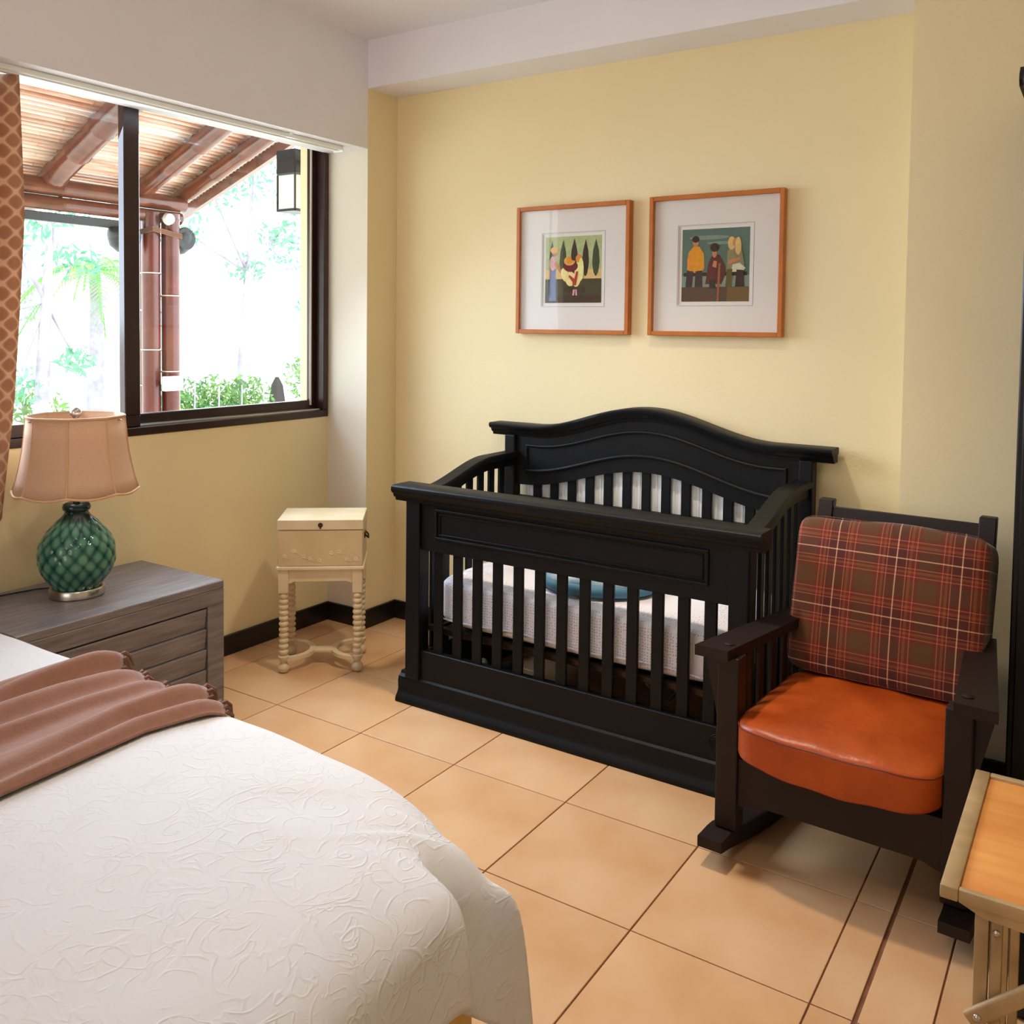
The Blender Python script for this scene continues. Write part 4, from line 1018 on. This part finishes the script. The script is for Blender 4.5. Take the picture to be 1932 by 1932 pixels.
# wall lantern outside
ln=empty('wall_lantern',(-3.80,3.60,2.15),0,'outdoor lantern with black cap and frosted white glass, right of the window','lantern')
bm=B(); box(bm,-.075,.075,-.075,.075,.20,.335,.006,1); obj('cap',bm,BLACKP,ln)
bm=B(); box(bm,-.066,.066,-.066,.066,.012,.20,.004,1); obj('glass_body',bm,WHITEP,ln)
bm=B()
for sx in(-1,1):
    for sy in(-1,1): box(bm,sx*.068-.004,sx*.068+.004,sy*.068-.004,sy*.068+.004,0,.2)
box(bm,-.072,.072,-.072,.072,0,.012)
obj('cage',bm,BLACKP,ln)
bm=B(); box(bm,.07,.23,-.012,.012,.26,.285,.002,1); obj('bracket',bm,BLACKP,ln)

# plants
def leaves(bm,cx,cy,cz,rx,ry,rz,n,s,rnd,shell=.6):
    for _ in range(n):
        while True:
            p=V((rnd.uniform(-1,1),rnd.uniform(-1,1),rnd.uniform(-1,1)))
            if p.length<1: break
        p=V((cx+p.x*rx,cy+p.y*ry,cz+p.z*rz)); a=V((rnd.gauss(0,1),rnd.gauss(0,1),rnd.gauss(0,.6))).normalized(); b_=a.orthogonal().normalized()
        b_.rotate(Matrix.Rotation(rnd.uniform(0,6.28),3,a)); c_=a.cross(b_); l=s*rnd.uniform(.6,1.3)
        bm.faces.new([bm.verts.new(p-b_*l),bm.verts.new(p+c_*l*.35),bm.verts.new(p+b_*l),bm.verts.new(p-c_*l*.35)])
def palm(x,y,top,label,nf=16,L=1.1,seed=1,grp='garden palms'):
    e=empty('palm_tree',(x,y,-.2),0,label,'palm tree',grp); rnd=random.Random(seed); H=top+.2
    bm=B(); tube(bm,[(0,0,0),(.04,.02,H*.4),(.0,.05,H*.8),(0,.02,H)],[.16,.12,.10,.09],10); obj('trunk',bm,BARK,e,60)
    for k in range(nf):
        a=2*PI*k/nf+rnd.uniform(-.15,.15); el=rnd.uniform(.1,1.1); bm=B(); pts=[]
        for t in lin(0,1,9):
            r=L*t*math.cos(el*(1-.2*t)); z=H+L*t*math.sin(el)-L*.95*t*t
            pts.append(V((r*math.cos(a),r*math.sin(a),z)))
        tube(bm,pts,.012,5)
        for i in range(1,8):
            for f in(0,.33,.66):
                p=pts[i].lerp(pts[i+1],f); d=(pts[i+1]-pts[i]).normalized(); sd=d.cross(V((0,0,1))).normalized()
                for s in(-1,1):
                    tip=p+sd*s*.30*math.sin(PI*(i+f)/8.6)+d*.16+V((0,0,-.12)); bm.faces.new([bm.verts.new(p-d*.018),bm.verts.new(tip),bm.verts.new(p+d*.018)])
        obj('frond',bm,PALML,e)
palm(-14.2,8.95,2.38,'pale green palm seen through the left pane',16,1.32,1)
palm(-12.3,13.1,1.34,'low distant palm seen right of the bamboo post',14,1.1,4)
def tree(x,y,h,blobs,label,seed,m=TREEL,tr=.09,lean=.2,n=240):
    e=empty('garden_tree',(x,y,-.2),0,label,'tree','garden trees'); rnd=random.Random(seed)
    bm=B(); tube(bm,[(0,0,0),(lean*.2,lean*.3,h*.4),(lean*.1,lean*.7,h*.75),(0,lean,h+.2)],[tr*1.2,tr,tr*.7,tr*.3],8); obj('trunk',bm,BARK,e,60)
    for (bx_,by_,bz_,r_) in blobs:
        bm=B(); tube(bm,[(0,lean*.6,h*.65),(bx_*.5,by_*.5+lean*.3,(bz_+h*.65)/2),(bx_,by_,bz_)],[tr*.4,tr*.3,tr*.15],6); obj('branch',bm,BARK,e,60)
    bm=B()
    for (bx_,by_,bz_,r_) in blobs: leaves(bm,bx_,by_,bz_,r_,r_,r_*.7,int(n*r_),.075,rnd)
    o=obj('foliage',bm,m,e); o['kind']='stuff'
tree(-12,6.75,3.1,[(0,.3,3.4,.6),(.2,-.5,2.9,.5),(-.3,.7,2.6,.4),(0,-.6,1.8,.35),(.1,.5,1.2,.3),(0,-.3,.9,.4)],'slim tree at the left edge of the garden view',2)
tree(-12,10.1,4.0,[(0,-.6,4.0,.7),(0,.3,4.2,.6),(0,-1.1,3.2,.45),(0,.9,3.3,.4),(0,.2,2.7,.35),(0,1.4,3.9,.5)],'leaning tree in the middle of the right pane',3,lean=.35)
tree(-16,15.5,3.3,[(0,-.5,3.4,.6),(0,.6,3.0,.5),(0,.2,2.2,.4),(0,1.3,3.8,.6)],'far pale tree near the lantern',6)
tree(-20,9.0,4.0,[(0,-1,4,.9),(0,.8,3.6,.8),(0,0,2.4,.8),(0,1.8,2.2,.7),(0,-2,1.8,.8)],'far tree behind the palm',9)
hd_=empty('hedge',(-10.9,8.75,-.2),0,'dense green hedge with pale stems low in the right pane','hedge')
rnd=random.Random(11); bm=B()
for k in range(9): leaves(bm,0,-.75+.19*k,.45,.35,.25,.52+.06*math.sin(k*2),420,.05,rnd)
o=obj('foliage',bm,LEAF,hd_); o['kind']='stuff'
for k in range(4):
    bm=B(); y=-.62+.41*k; tube(bm,[(.3,y,0),(.32,y+.03,.5),(.3,y+.05,.85)],.012,5); obj('stem',bm,BARK,hd_,60)
for (x,y,z,r,lab,sd) in((-13,7.1,.7,.45,'round bright bush at the lower left of the garden',21),(-15.2,14.8,1.0,.4,'small bush right of the hedge',22),(-13,9.9,2.3,.28,'little shrub crown mid height in the right pane',23)):
    if z>2: continue
    e=empty('garden_bush',(x,y,-.2),0,lab,'bush','garden bushes'); bm=B(); leaves(bm,0,0,z*.6,r,r*1.6,z*.6,420,.07,random.Random(sd)); obj('foliage',bm,LEAF,e)['kind']='stuff'
    bm=B(); tube(bm,[(0,0,0),(0,.02,z*.8)],.02,6); obj('stem',bm,BARK,e,60)
gp=empty('garden_post',(-12,10.95,-.2),0,'dark tapered wooden post standing in the garden','post')
bm=B(); sweep(bm,[(0,0,0),(0,0,.70),(0,0,.84)],[(-1,-1),(1,-1),(1,1),(-1,1)],lambda i:(V(((.14,.07,.02)[i],0,0)),V((0,(.14,.07,.02)[i],0)))); obj('shaft',bm,CHAIRW,gp)
